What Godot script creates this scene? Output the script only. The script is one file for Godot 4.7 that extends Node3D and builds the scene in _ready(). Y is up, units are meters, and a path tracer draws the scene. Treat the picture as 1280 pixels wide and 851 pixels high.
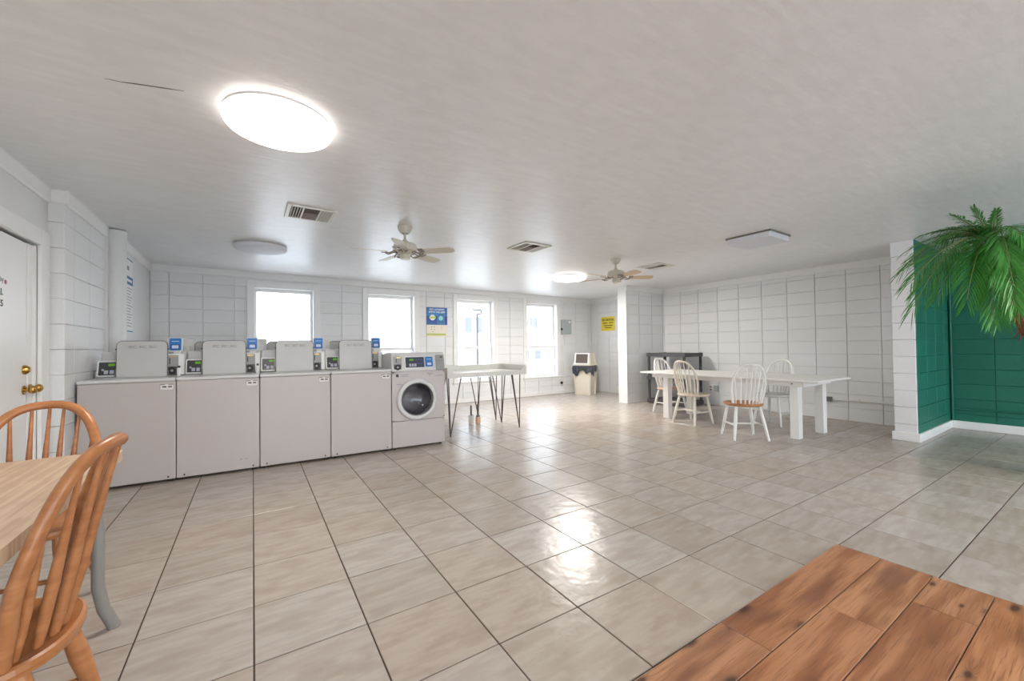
extends Node3D
# Laundry room. World axes: x runs along the window wall, y is up, depth d into the room is -z.

var M := {}
var used := {}
var box_cache := {}
var rng := RandomNumberGenerator.new()

# ------------------------------------------------------------------ small helpers
func P(x: float, y: float, d: float) -> Vector3:
	return Vector3(x, y, -d)

func cy(x: float) -> float:          # the old ceiling falls slightly towards the right
	return 2.48 - 0.009 * x

func ms() -> SurfaceTool:
	var s := SurfaceTool.new()
	s.begin(Mesh.PRIMITIVE_TRIANGLES)
	return s

func tri(s: SurfaceTool, a: Vector3, b: Vector3, c: Vector3, na: Vector3, nb: Vector3, nc: Vector3) -> void:
	s.set_normal(na); s.add_vertex(a)
	s.set_normal(nc); s.add_vertex(c)
	s.set_normal(nb); s.add_vertex(b)

func poly(s: SurfaceTool, pts: Array, inside: Vector3) -> void:
	var n: Vector3 = (pts[1] - pts[0]).cross(pts[2] - pts[0]).normalized()
	var mid := Vector3.ZERO
	for p in pts: mid += p
	mid /= pts.size()
	var q := pts.duplicate()
	if n.dot(mid - inside) < 0.0:
		q.reverse(); n = -n
	for k in range(1, q.size() - 1):
		tri(s, q[0], q[k], q[k + 1], n, n, n)

func bx(s: SurfaceTool, c: Vector3, size: Vector3, b := 0.0, t := Transform3D()) -> void:
	var h := size * 0.5
	b = minf(b, minf(h.x, minf(h.y, h.z)) * 0.9)
	var o := t * c
	var X := {}
	for sx in [-1, 1]:
		for sy in [-1, 1]:
			for sz in [-1, 1]:
				X[[sx, sy, sz]] = [t * (c + Vector3(sx * h.x, sy * (h.y - b), sz * (h.z - b))), t * (c + Vector3(sx * (h.x - b), sy * h.y, sz * (h.z - b))), t * (c + Vector3(sx * (h.x - b), sy * (h.y - b), sz * h.z))]
	for s1 in [-1, 1]:
		poly(s, [X[[s1, -1, -1]][0], X[[s1, 1, -1]][0], X[[s1, 1, 1]][0], X[[s1, -1, 1]][0]], o)
		poly(s, [X[[-1, s1, -1]][1], X[[1, s1, -1]][1], X[[1, s1, 1]][1], X[[-1, s1, 1]][1]], o)
		poly(s, [X[[-1, -1, s1]][2], X[[1, -1, s1]][2], X[[1, 1, s1]][2], X[[-1, 1, s1]][2]], o)
	if b <= 0.0: return
	for s1 in [-1, 1]:
		for s2 in [-1, 1]:
			poly(s, [X[[s1, s2, -1]][0], X[[s1, s2, 1]][0], X[[s1, s2, 1]][1], X[[s1, s2, -1]][1]], o)
			poly(s, [X[[s1, -1, s2]][0], X[[s1, 1, s2]][0], X[[s1, 1, s2]][2], X[[s1, -1, s2]][2]], o)
			poly(s, [X[[-1, s1, s2]][1], X[[1, s1, s2]][1], X[[1, s1, s2]][2], X[[-1, s1, s2]][2]], o)
			for s3 in [-1, 1]:
				poly(s, [X[[s1, s2, s3]][0], X[[s1, s2, s3]][1], X[[s1, s2, s3]][2]], o)

# box between two corners given as x, y, depth
func bb(s: SurfaceTool, x0: float, x1: float, y0: float, y1: float, d0: float, d1: float, b := 0.0) -> void:
	bx(s, P((x0 + x1) / 2, (y0 + y1) / 2, (d0 + d1) / 2), Vector3(absf(x1 - x0), absf(y1 - y0), absf(d1 - d0)), b)

# swept tube through points, with its own radius at each; sx flattens it along the frame's second axis
func tube(s: SurfaceTool, pts: Array, radii: Array, sides := 8, flat := 1.0, up_hint := Vector3.UP, caps := true) -> void:
	var rings := []
	var n := pts.size()
	var prev := up_hint
	for i in n:
		var tan: Vector3 = (pts[mini(i + 1, n - 1)] - pts[maxi(i - 1, 0)]).normalized()
		var a := prev - tan * prev.dot(tan)
		if a.length() < 0.05:
			a = Vector3.RIGHT - tan * tan.x
			if a.length() < 0.05: a = Vector3.BACK - tan * tan.z
		a = a.normalized(); prev = a
		var b := tan.cross(a).normalized()
		var ring := []
		for k in sides:
			var w := TAU * k / sides
			var off := a * cos(w) + b * sin(w) * flat
			ring.append([pts[i] + off * radii[mini(i, radii.size() - 1)], (a * cos(w) * flat + b * sin(w)).normalized()])
		rings.append(ring)
	for i in n - 1:
		for k in sides:
			var k2 := (k + 1) % sides
			var A = rings[i][k]; var B = rings[i][k2]; var C = rings[i + 1][k2]; var D = rings[i + 1][k]
			tri(s, A[0], B[0], C[0], A[1], B[1], C[1])
			tri(s, A[0], C[0], D[0], A[1], C[1], D[1])
	if caps:
		for e in [0, n - 1]:
			var ring = rings[e]
			var inner: Vector3 = pts[1] if e == 0 else pts[n - 2]
			var ps := []
			for k in sides: ps.append(ring[k][0])
			poly(s, ps, inner)

# lathe: profile of Vector2(radius, y); smooth inside a run, sharp where the angle is large
func lathe(s: SurfaceTool, prof: Array, segs := 24, t := Transform3D()) -> void:
	for i in prof.size() - 1:
		var a: Vector2 = prof[i]
		var b: Vector2 = prof[i + 1]
		var nrm := func(q: int) -> Vector2:
			var d: Vector2 = prof[q + 1] - prof[q]
			return Vector2(d.y, -d.x).normalized()
		var n0: Vector2 = nrm.call(i)
		var na := n0
		var nb := n0
		if i > 0:
			var m: Vector2 = nrm.call(i - 1)
			if m.dot(n0) > 0.75: na = (m + n0).normalized()
		if i < prof.size() - 2:
			var m2: Vector2 = nrm.call(i + 1)
			if m2.dot(n0) > 0.75: nb = (m2 + n0).normalized()
		for k in segs:
			var w := TAU * k / segs
			var v := TAU * (k + 1) / segs
			var c0 := Vector3(cos(w), 0, sin(w)); var c1 := Vector3(cos(v), 0, sin(v))
			var pa0 := t * (c0 * a.x + Vector3.UP * a.y); var pa1 := t * (c1 * a.x + Vector3.UP * a.y)
			var pb0 := t * (c0 * b.x + Vector3.UP * b.y); var pb1 := t * (c1 * b.x + Vector3.UP * b.y)
			var Na0 := (t.basis * (c0 * na.x + Vector3.UP * na.y)).normalized(); var Na1 := (t.basis * (c1 * na.x + Vector3.UP * na.y)).normalized()
			var Nb0 := (t.basis * (c0 * nb.x + Vector3.UP * nb.y)).normalized(); var Nb1 := (t.basis * (c1 * nb.x + Vector3.UP * nb.y)).normalized()
			if b.x > 1e-5: tri(s, pa0, pb0, pb1, Na0, Nb0, Nb1)
			if a.x > 1e-5: tri(s, pa0, pb1, pa1, Na0, Nb1, Na1)

# extruded outline in the local xy plane, from z0 to z1
func prism(s: SurfaceTool, outline: PackedVector2Array, z0: float, z1: float, t := Transform3D(), smooth := false) -> void:
	var idx := Geometry2D.triangulate_polygon(outline)
	var nf := t.basis * Vector3(0, 0, 1)
	for k in range(0, idx.size(), 3):
		for z in [z0, z1]:
			var a := t * Vector3(outline[idx[k]].x, outline[idx[k]].y, z)
			var b := t * Vector3(outline[idx[k + 1]].x, outline[idx[k + 1]].y, z)
			var c := t * Vector3(outline[idx[k + 2]].x, outline[idx[k + 2]].y, z)
			var n := (nf if z == maxf(z0, z1) else -nf).normalized()
			if (b - a).cross(c - a).dot(n) < 0: tri(s, a, c, b, n, n, n)
			else: tri(s, a, b, c, n, n, n)
	var ccw := not Geometry2D.is_polygon_clockwise(outline)
	var cnt := outline.size()
	for i in cnt:
		var p := outline[i]; var q := outline[(i + 1) % cnt]
		var e := (q - p).normalized()
		var n2 := Vector2(e.y, -e.x) if ccw else Vector2(-e.y, e.x)
		var n := (t.basis * Vector3(n2.x, n2.y, 0)).normalized()
		var a := t * Vector3(p.x, p.y, z0); var b := t * Vector3(q.x, q.y, z0); var c := t * Vector3(q.x, q.y, z1); var d := t * Vector3(p.x, p.y, z1)
		if (b - a).cross(c - a).dot(n) < 0:
			tri(s, a, c, b, n, n, n); tri(s, a, d, c, n, n, n)
		else:
			tri(s, a, b, c, n, n, n); tri(s, a, c, d, n, n, n)

func rrect(w: float, h: float, r: float, only_top := false, k := 5) -> PackedVector2Array:
	var o := PackedVector2Array()
	var cs := [[w / 2 - r, h / 2 - r, 0.0], [-w / 2 + r, h / 2 - r, 90.0], [-w / 2 + r, -h / 2 + r, 180.0], [w / 2 - r, -h / 2 + r, 270.0]]
	for q in 4:
		if only_top and q >= 2:
			o.append(Vector2(-w / 2 if q == 2 else w / 2, -h / 2)); continue
		for j in k + 1:
			var a := deg_to_rad(cs[q][2] + 90.0 * j / k)
			o.append(Vector2(cs[q][0] + cos(a) * r, cs[q][1] + sin(a) * r))
	return o

func numbered(called: String) -> String:
	if not used.has(called):
		used[called] = 0
		return called
	used[called] += 1
	return "%s_%03d" % [called, used[called]]

func obj(called: String, s, mat: Material, parent: Node = self) -> MeshInstance3D:
	var o := MeshInstance3D.new()
	o.mesh = s.commit() if s is SurfaceTool else s
	o.material_override = mat
	o.cast_shadow = GeometryInstance3D.SHADOW_CASTING_SETTING_ON
	o.name = numbered(called) if parent == self else called
	parent.add_child(o, true)
	return o

func thing(called: String, label: String, category: String, at := Vector3.ZERO, turn := 0.0, group := "") -> Node3D:
	var o := Node3D.new()
	o.name = numbered(called)
	add_child(o)
	o.position = at; o.rotation.y = turn
	tag(o, label, category, group)
	return o

func tag(o: Node, label: String, category: String, group := "") -> void:
	o.set_meta("label", label); o.set_meta("category", category)
	if group != "": o.set_meta("group", group)

func struct(called: String, label: String, category: String) -> Node3D:
	var o := Node3D.new()
	o.name = numbered(called)
	add_child(o)
	o.set_meta("kind", "structure"); tag(o, label, category)
	return o

func copy_of(root: Node3D, at: Vector3, turn: float, label: String) -> Node3D:
	var base := root.name.rstrip("0123456789_") if "_0" in root.name else String(root.name)
	var r: Node3D = root.duplicate()
	r.name = numbered(base)
	add_child(r)
	r.position = at; r.rotation.y = turn
	r.set_meta("label", label)
	return r

func face_turn(fx: float, fd: float) -> float:   # turn that points a thing's own -z to the direction fx, fd
	return atan2(-fx, fd)

func words(called: String, txt: String, high: float, mat: Material, parent: Node, at: Vector3, basis := Basis(), width := 0.0, align := HORIZONTAL_ALIGNMENT_CENTER) -> MeshInstance3D:
	var t := TextMesh.new()
	var f := SystemFont.new()
	f.font_names = PackedStringArray(["Droid Sans"])
	f.font_weight = 700
	t.font = f; t.text = txt; t.font_size = 32
	t.pixel_size = high / 32.0 / 0.72
	t.depth = 0.001; t.curve_step = 2.0
	t.horizontal_alignment = align
	var o := MeshInstance3D.new()
	o.mesh = t; o.material_override = mat; o.name = called
	parent.add_child(o, true)
	var sx := 1.0
	if width > 0.0:
		var w := t.get_aabb().size.x
		if w > 0.0: sx = width / w
	o.transform = Transform3D(basis * Basis.from_scale(Vector3(sx, 1, 1)), at)
	return o

# ------------------------------------------------------------------ materials
func mat(c: Color, rough := 0.5, metal := 0.0, spec := 0.5) -> StandardMaterial3D:
	var m := StandardMaterial3D.new()
	m.albedo_color = c; m.roughness = rough; m.metallic = metal; m.metallic_specular = spec
	return m

func noise(seed_: int, freq: float, octaves := 4) -> FastNoiseLite:
	var n := FastNoiseLite.new()
	n.seed = seed_; n.frequency = freq
	n.noise_type = FastNoiseLite.TYPE_SIMPLEX_SMOOTH
	n.fractal_octaves = octaves
	return n

func nimg(seed_: int, freq: float, w: int, h: int, to_w: int, to_h: int, octaves := 4) -> Image:
	var i := noise(seed_, freq, octaves).get_seamless_image(w, h)
	i.convert(Image.FORMAT_RGBA8)
	if w != to_w or h != to_h: i.resize(to_w, to_h, Image.INTERPOLATE_CUBIC)
	return i

func tex(i: Image) -> ImageTexture:
	i.generate_mipmaps()
	return ImageTexture.create_from_image(i)

func relief(m: StandardMaterial3D, t: Texture2D, cm: float, scale: Vector3, world := true) -> StandardMaterial3D:
	m.uv1_triplanar = true; m.uv1_world_triplanar = world; m.uv1_scale = scale
	m.heightmap_enabled = true; m.heightmap_texture = t; m.heightmap_scale = cm
	return m

func mix_img(a: Image, b: Image, c0: Color, c1: Color, c2: Color, kb := 0.4) -> Image:
	var w := a.get_width(); var h := a.get_height()
	var o := Image.create(w, h, false, Image.FORMAT_RGBA8)
	for y in h:
		for x in w:
			var t := a.get_pixel(x, y).r
			var u := b.get_pixel(x, y).r
			var c := c0.lerp(c1, smoothstep(0.25, 0.75, t))
			c = c.lerp(c2, kb * smoothstep(0.45, 0.85, u))
			o.set_pixel(x, y, c)
	return o

func srgb(r: int, g: int, b: int) -> Color:
	return Color(r / 255.0, g / 255.0, b / 255.0)

func make_materials() -> void:
	var fine := tex(nimg(3, 0.05, 256, 256, 256, 256, 4))
	var brush := tex(nimg(11, 0.02, 256, 64, 256, 256, 4))
	M.paint_wall = relief(mat(srgb(229, 229, 227), 0.45), fine, 0.12, Vector3.ONE * 3.0)
	M.block_a = relief(mat(srgb(234, 234, 233), 0.45), fine, 0.12, Vector3.ONE * 4.0)
	M.block_b = relief(mat(srgb(232, 232, 230), 0.45), fine, 0.12, Vector3.ONE * 4.0)
	M.block_c = relief(mat(srgb(235, 235, 234), 0.45), fine, 0.12, Vector3.ONE * 4.0)
	M.joint = relief(mat(srgb(232, 232, 230), 0.5), fine, 0.1, Vector3.ONE * 4.0)
	M.teal_a = relief(mat(srgb(28, 112, 93), 0.5), fine, 0.12, Vector3.ONE * 4.0)
	M.teal_b = relief(mat(srgb(27, 107, 89), 0.5), fine, 0.12, Vector3.ONE * 4.0)
	M.teal_joint = mat(srgb(27, 107, 89), 0.5)
	M.trim = mat(srgb(241, 240, 237), 0.35)
	var cn := nimg(12, 0.03, 96, 512, 512, 512, 5); var cc := nimg(13, 0.01, 512, 512, 512, 512, 5)
	M.ceiling = relief(mat(Color.WHITE, 0.35), tex(nimg(14, 0.035, 128, 512, 512, 512, 5)), 0.2, Vector3(0.8, 0.8, 0.8))
	M.ceiling.albedo_texture = tex(mix_img(cn, cc, srgb(235, 234, 233), srgb(239, 238, 237), srgb(229, 228, 226), 0.4))
	M.crack = mat(srgb(96, 90, 84), 0.8)
	M.grout = mat(srgb(72, 60, 52), 0.9)
	# ceramic floor tile: cloudy beige with faint streaks
	var streak := nimg(21, 0.035, 96, 512, 512, 512, 5)
	var cloud := nimg(22, 0.014, 256, 512, 512, 512, 6)
	var tt := tex(mix_img(streak, cloud, srgb(178, 168, 158), srgb(186, 177, 168), srgb(164, 152, 141), 0.5))
	var th := tex(nimg(23, 0.03, 256, 256, 256, 256, 3))
	M.tiles = []
	for k in 7:
		var m := mat([srgb(255, 255, 255), srgb(250, 247, 243), srgb(246, 244, 242), srgb(255, 252, 248), srgb(242, 238, 234), srgb(252, 250, 249), srgb(248, 243, 238)][k], 0.25)
		m.albedo_texture = tt
		m.metallic_specular = 0.5
		relief(m, th, 0.16, Vector3(0.9, 0.9, 0.9), false)
		m.uv1_offset = Vector3(k * 0.37, k * 0.21, k * 0.53)
		M.tiles.append(m)
	# vinyl plank: warm brown, long fine grain, dark heart streaks and knots
	var gn := noise(31, 0.012, 5); var gf := noise(34, 0.05, 3); var heart := noise(32, 0.004, 3)
	var kr := RandomNumberGenerator.new(); kr.seed = 5
	var knots := []
	for k in 26: knots.append(Vector3(kr.randf() * 768.0, kr.randf() * 768.0, kr.randf_range(5.0, 13.0)))
	var pt := Image.create(768, 768, false, Image.FORMAT_RGBA8)
	for y in 768:
		for x in 768:
			var yy := float(y); var dark := 0.0
			for q: Vector3 in knots:
				var dx := (x - q.x) / (q.z * 2.6); var dy := (y - q.y) / q.z
				if absf(dx) > 3.0 or absf(dy) > 3.0: continue
				var e := exp(-(dx * dx + dy * dy) * 0.8)
				yy += e * q.z * 1.6 * signf(dy)
				dark = maxf(dark, exp(-(dx * dx * 2.2 + dy * dy * 2.2)) + 0.3 * e)
			var g := gn.get_noise_2d(x * 0.16, yy * 1.6) * 0.5 + 0.5
			var f := gf.get_noise_2d(x * 0.12, yy * 4.0) * 0.5 + 0.5
			var h := heart.get_noise_2d(x * 0.5 + 40.0, yy * 2.6) * 0.5 + 0.5
			var c := srgb(196, 140, 98).lerp(srgb(164, 108, 70), smoothstep(0.3, 0.7, g))
			c = c.lerp(srgb(112, 70, 48), 0.5 * smoothstep(0.5, 0.8, h))
			c = c.lerp(srgb(96, 62, 42), 0.35 * smoothstep(0.55, 0.8, f))
			c = c.lerp(srgb(66, 42, 30), 0.8 * clampf(dark, 0.0, 1.0))
			pt.set_pixel(x, y, c)
	var ptx := tex(pt)
	M.planks = []
	for k in 6:
		var m := mat([Color(0.98, 0.98, 0.98), Color(0.92, 0.91, 0.91), Color(0.97, 0.95, 0.94), Color(0.9, 0.89, 0.9), Color(0.95, 0.96, 0.96), Color(0.93, 0.94, 0.97)][k], 0.4)
		m.albedo_texture = ptx
		m.uv1_triplanar = true; m.uv1_scale = Vector3(0.75, 0.75, 0.75); m.uv1_offset = Vector3(0.5, 0.5, 0.1 + k * 0.16)
		M.planks.append(m)
	# chair and table wood
	var wg := nimg(41, 0.03, 32, 256, 256, 256, 4)
	var wk := nimg(42, 0.01, 128, 256, 256, 256, 3)
	M.oak = mat(Color.WHITE, 0.32)
	M.oak.albedo_texture = tex(mix_img(wg, wk, srgb(170, 110, 66), srgb(190, 130, 82), srgb(152, 94, 56), 0.45))
	M.oak.uv1_triplanar = true; M.oak.uv1_scale = Vector3(3, 3, 3)
	M.oak_seat = mat(Color(1, 1, 0.96), 0.32)
	M.oak_seat.albedo_texture = M.oak.albedo_texture
	M.oak_seat.uv1_triplanar = true; M.oak_seat.uv1_scale = Vector3(2, 2, 2)
	var lg := nimg(43, 0.06, 256, 8, 256, 256, 4)
	M.butcher = mat(Color.WHITE, 0.36)
	M.butcher.albedo_texture = tex(mix_img(lg, wk, srgb(184, 154, 124), srgb(206, 180, 150), srgb(174, 142, 112), 0.3))
	M.butcher.uv1_triplanar = true; M.butcher.uv1_scale = Vector3(2.2, 2.2, 2.2)
	M.white_paint = mat(srgb(236, 234, 228), 0.38)
	M.cream_paint = mat(srgb(236, 229, 214), 0.4)
	M.pink_seat = mat(srgb(214, 180, 160), 0.4)
	M.cream_seat = relief(mat(srgb(224, 208, 188), 0.4), fine, 0.05, Vector3.ONE * 6.0, false)
	M.leg_metal = mat(srgb(150, 148, 142), 0.5, 0.3)
	M.enamel = mat(srgb(190, 182, 178), 0.3)
	M.enamel_cool = mat(srgb(212, 211, 209), 0.35)
	M.lid = mat(srgb(198, 197, 193), 0.32)
	M.rim = mat(srgb(120, 118, 114), 0.5)
	M.rubber = mat(srgb(58, 56, 54), 0.8)
	M.black = mat(srgb(28, 27, 28), 0.4)
	M.panel_dark = mat(srgb(58, 56, 58), 0.35)
	M.panel_navy = mat(srgb(44, 48, 74), 0.35)
	M.button = mat(srgb(176, 178, 190), 0.4)
	M.coin_steel = mat(srgb(150, 149, 145), 0.45, 0.3)
	M.coin_dark = mat(srgb(92, 90, 88), 0.45, 0.3)
	M.led_display = mat(srgb(80, 150, 20), 0.4)
	M.led_display.emission_enabled = true; M.led_display.emission = srgb(96, 190, 20); M.led_display.emission_energy_multiplier = 0.12
	M.reader = mat(srgb(30, 118, 190), 0.35)
	M.reader_dark = mat(srgb(24, 62, 122), 0.35)
	M.reader_screen = mat(srgb(196, 214, 240), 0.3)
	M.text_dark = mat(srgb(60, 58, 56), 0.7)
	M.text_grey = mat(srgb(150, 148, 144), 0.7)
	M.sticker = mat(srgb(222, 218, 212), 0.5)
	M.white_plastic = mat(srgb(232, 232, 228), 0.35)
	M.chrome = mat(srgb(190, 190, 190), 0.2, 0.9)
	M.drum = mat(srgb(120, 118, 118), 0.3, 0.8)
	M.door_glass = mat(Color(0.35, 0.33, 0.38, 0.35), 0.03)
	M.door_glass.transparency = BaseMaterial3D.TRANSPARENCY_ALPHA
	M.pane = mat(Color(0.95, 0.98, 1.0, 0.06), 0.02)
	M.pane.transparency = BaseMaterial3D.TRANSPARENCY_ALPHA
	M.hairpin = mat(srgb(92, 78, 80), 0.4, 0.5)
	M.fold_top = mat(srgb(226, 224, 216), 0.3)
	M.fan_cream = mat(srgb(214, 208, 192), 0.4)
	M.fan_blade = mat(srgb(212, 204, 184), 0.45)
	M.fan_blade_tan = mat(srgb(214, 188, 156), 0.45)
	M.fan_iron = mat(srgb(150, 138, 126), 0.45, 0.3)
	M.vent = mat(srgb(226, 224, 214), 0.4)
	M.vent_brown = mat(srgb(150, 138, 132), 0.7)
	M.duct = mat(srgb(150, 150, 148), 0.5, 0.4)
	M.lamp_on = mat(srgb(255, 250, 244), 0.4)
	M.lamp_on.emission_enabled = true; M.lamp_on.emission = Color(1.0, 0.98, 0.955); M.lamp_on.emission_energy_multiplier = 2.2
	M.lamp_off = mat(srgb(228, 228, 234), 0.6)
	M.lamp_rim = mat(srgb(196, 194, 192), 0.4)
	M.brass = mat(srgb(190, 150, 78), 0.22, 0.95)
	M.shelf_plastic = mat(srgb(78, 74, 76), 0.55)
	M.shelf_light = mat(srgb(118, 114, 118), 0.55)
	M.bin_cream = mat(srgb(226, 216, 198), 0.5)
	M.bin_white = mat(srgb(238, 236, 232), 0.4)
	M.bin_flap = mat(srgb(96, 84, 76), 0.5)
	M.liner = mat(srgb(62, 66, 72), 0.25)
	M.panel_grey = mat(srgb(176, 186, 184), 0.45)
	M.sign_yellow = mat(srgb(236, 214, 70), 0.5)
	M.sign_ink = mat(srgb(74, 64, 14), 0.6)
	M.paper = mat(srgb(240, 240, 238), 0.6)
	M.poster_cream = mat(srgb(240, 232, 214), 0.6)
	M.poster_green = mat(srgb(196, 206, 118), 0.6)
	M.poster_sky = mat(srgb(96, 156, 208), 0.5)
	M.poster_lime = mat(srgb(196, 222, 96), 0.5)
	M.poster_mint = mat(srgb(150, 216, 222), 0.5)
	M.poster_teal = mat(srgb(60, 122, 168), 0.5)
	M.print_white = mat(srgb(244, 246, 250), 0.5)
	var pg := Image.create(64, 64, false, Image.FORMAT_RGBA8)
	for y in 64:
		for x in 64:
			pg.set_pixel(x, y, srgb(56, 72, 146).lerp(srgb(62, 142, 196), clampf((y - x * 0.4 + 12.0) / 64.0, 0.0, 1.0)))
	M.poster_blue = mat(Color.WHITE, 0.5)
	M.poster_blue.albedo_texture = tex(pg)
	M.outlet = mat(srgb(236, 235, 230), 0.4)
	M.frond = mat(srgb(62, 136, 50), 0.36)
	M.frond.backlight_enabled = true; M.frond.backlight = M.frond.albedo_color * 0.25
	M.rachis = mat(srgb(110, 124, 62), 0.5)
	M.bark = relief(mat(srgb(112, 68, 48), 0.8), brush, 0.6, Vector3(4, 12, 4), false)
	M.bristle = mat(srgb(214, 178, 140), 0.8)
	M.clear_plastic = mat(Color(0.95, 0.96, 0.96, 0.3), 0.1)
	M.clear_plastic.transparency = BaseMaterial3D.TRANSPARENCY_ALPHA
	M.stucco = mat(srgb(226, 224, 218), 0.8)
	M.far_glass = mat(srgb(102, 104, 110), 0.4)
	M.far_trim = mat(srgb(220, 220, 220), 0.7)
	M.asphalt = mat(srgb(206, 204, 198), 0.9)
	M.pole = mat(srgb(50, 50, 54), 0.6)

# ------------------------------------------------------------------ the room
func cached_box(size: Vector3, b: float) -> Mesh:
	var key := "%.4f %.4f %.4f %.4f" % [size.x, size.y, size.z, b]
	if not box_cache.has(key):
		var s := ms(); bx(s, Vector3.ZERO, size, b)
		box_cache[key] = s.commit()
	return box_cache[key]

func cut(rects: Array, hole: Rect2) -> Array:
	var out := []
	for r: Rect2 in rects:
		if not r.intersects(hole): out.append(r); continue
		var h := r.intersection(hole)
		if h.position.x > r.position.x: out.append(Rect2(r.position, Vector2(h.position.x - r.position.x, r.size.y)))
		if h.end.x < r.end.x: out.append(Rect2(h.end.x, r.position.y, r.end.x - h.end.x, r.size.y))
		if h.position.y > r.position.y: out.append(Rect2(h.position.x, r.position.y, h.size.x, h.position.y - r.position.y))
		if h.end.y < r.end.y: out.append(Rect2(h.position.x, h.end.y, h.size.x, r.end.y - h.end.y))
	return out

# painted concrete blocks over the face of a wall; along = direction of growing u, out = face normal, at = point where u = 0, y = 0
func blocks(parent: Node3D, at: Vector3, along: Vector3, out_: Vector3, u0: float, u1: float, top: float, joint0: float, holes: Array, mats: Array, pitch := 0.4064) -> void:
	var basis := Basis(along, Vector3.UP, out_)
	if basis.determinant() < 0: basis = Basis(-along, Vector3.UP, out_)
	var us := [u0]
	var u := joint0 + ceilf((u0 - joint0) / pitch + 0.02) * pitch
	while u < u1 - 0.02:
		us.append(u); u += pitch
	us.append(u1)
	var y := 0.0
	while y < top - 0.02:
		var y1 := minf(y + 0.2032, top)
		for k in us.size() - 1:
			var rs := [Rect2(us[k], y, us[k + 1] - us[k], y1 - y)]
			for h in holes: rs = cut(rs, h)
			for r: Rect2 in rs:
				if r.size.x < 0.03 or r.size.y < 0.025: continue
				var size := Vector3(r.size.x - 0.0055, r.size.y - 0.003, 0.03)
				var o := MeshInstance3D.new()
				o.mesh = cached_box(Vector3(snappedf(size.x, 0.001), snappedf(size.y, 0.001), size.z), 0.003)
				o.material_override = mats[rng.randi() % mats.size()]
				o.name = "block"
				parent.add_child(o, true)
				var c := r.get_center()
				o.transform = Transform3D(basis, at + along * c.x + Vector3.UP * c.y - out_ * (0.015 - rng.randf_range(0, 0.0012)))
		y = y1

func crown(x0: float, d0: float, x1: float, d1: float, out_: Vector3, label: String, ext0 := 0.0, ext1 := 0.0) -> void:
	var o := struct(("trim_%d" % trim_n), label, "crown moulding")
	trim_n += 1
	var s := ms()
	var a := P(x0, 0, d0); var b := P(x1, 0, d1)
	var e := (b - a).normalized()
	a -= e * ext0; b += e * ext1
	var prof := [Vector2(-0.002, -0.108), Vector2(0.012, -0.108), Vector2(0.024, -0.096), Vector2(0.024, 0.03), Vector2(-0.002, 0.03)]
	var A := []; var B := []
	for q in prof:
		A.append(a + out_ * q.x + Vector3.UP * (cy(a.x) + q.y)); B.append(b + out_ * q.x + Vector3.UP * (cy(b.x) + q.y))
	var mid := (a + b) * 0.5 + Vector3.UP * (cy((a.x + b.x) / 2) - 0.04) + out_ * 0.011
	for k in 5:
		var k2 := (k + 1) % 5
		poly(s, [A[k], A[k2], B[k2], B[k]], mid)
	poly(s, A, mid); poly(s, B, mid)
	obj("moulding", s, M.trim, o)
var trim_n := 1

func window(n: int, x0: float, x1: float, label: String, D := 7.95, flip := false) -> void:
	# outer casing x0..x1, y 0.40 to 2.335; opening inside
	var w := struct("window_%d" % n, label, "window")
	w.position = P((x0 + x1) / 2, 0, D)
	if flip: w.rotation.y = PI
	var hw := (x1 - x0) / 2
	var y0 := 0.46; var y1 := 2.225; var c := 0.105
	var pieces := [["casing", -hw, -hw + c, 0.46, 2.335], ["casing", hw - c, hw, 0.46, 2.335], ["head_casing", -hw + c + 0.001, hw - c - 0.001, y1, 2.335]]
	for p in pieces:
		var s := ms()
		bx(s, Vector3((p[1] + p[2]) / 2, (p[3] + p[4]) / 2, 0.006), Vector3(p[2] - p[1], p[4] - p[3], 0.036), 0.004)
		obj(p[0], s, M.trim, w)
	var s2 := ms(); bx(s2, Vector3(0, 0.44, 0.012), Vector3(hw * 2 + 0.04, 0.034, 0.075), 0.006); obj("sill", s2, M.trim, w)
	s2 = ms(); bx(s2, Vector3(0, 0.392, 0.004), Vector3(hw * 2, 0.055, 0.026), 0.004); obj("apron", s2, M.trim, w)
	var iw := hw - c
	for sgn in [-1, 1]:
		s2 = ms(); bx(s2, Vector3(sgn * (iw + 0.006), (y0 + y1) / 2, -0.1), Vector3(0.012, y1 - y0, 0.19)); obj("jamb", s2, M.trim, w)
	s2 = ms(); bx(s2, Vector3(0, y1 + 0.006, -0.1), Vector3(iw * 2, 0.012, 0.19)); obj("jamb", s2, M.trim, w)
	s2 = ms(); bx(s2, Vector3(0, y0 - 0.006, -0.1), Vector3(iw * 2, 0.012, 0.19)); obj("jamb", s2, M.trim, w)
	var rail := 1.175
	for half in [["upper_sash", rail - 0.03, y1, -0.125], ["lower_sash", y0, rail + 0.03, -0.095]]:
		var a: float = half[1]; var b: float = half[2]; var z: float = half[3]
		var s := ms()
		for sgn in [-1, 1]: bx(s, Vector3(sgn * (iw - 0.019), (a + b) / 2, z), Vector3(0.038, b - a, 0.028), 0.003)
		bx(s, Vector3(0, a + 0.028, z), Vector3(iw * 2 - 0.076, 0.056, 0.028), 0.003)
		bx(s, Vector3(0, b - 0.028, z), Vector3(iw * 2 - 0.076, 0.056, 0.028), 0.003)
		var sash := obj(half[0], s, M.trim, w)
		var g := ms(); bx(g, Vector3(0, (a + b) / 2, z), Vector3(iw * 2 - 0.05, b - a - 0.04, 0.004)); obj("pane", g, M.pane, sash)

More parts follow.
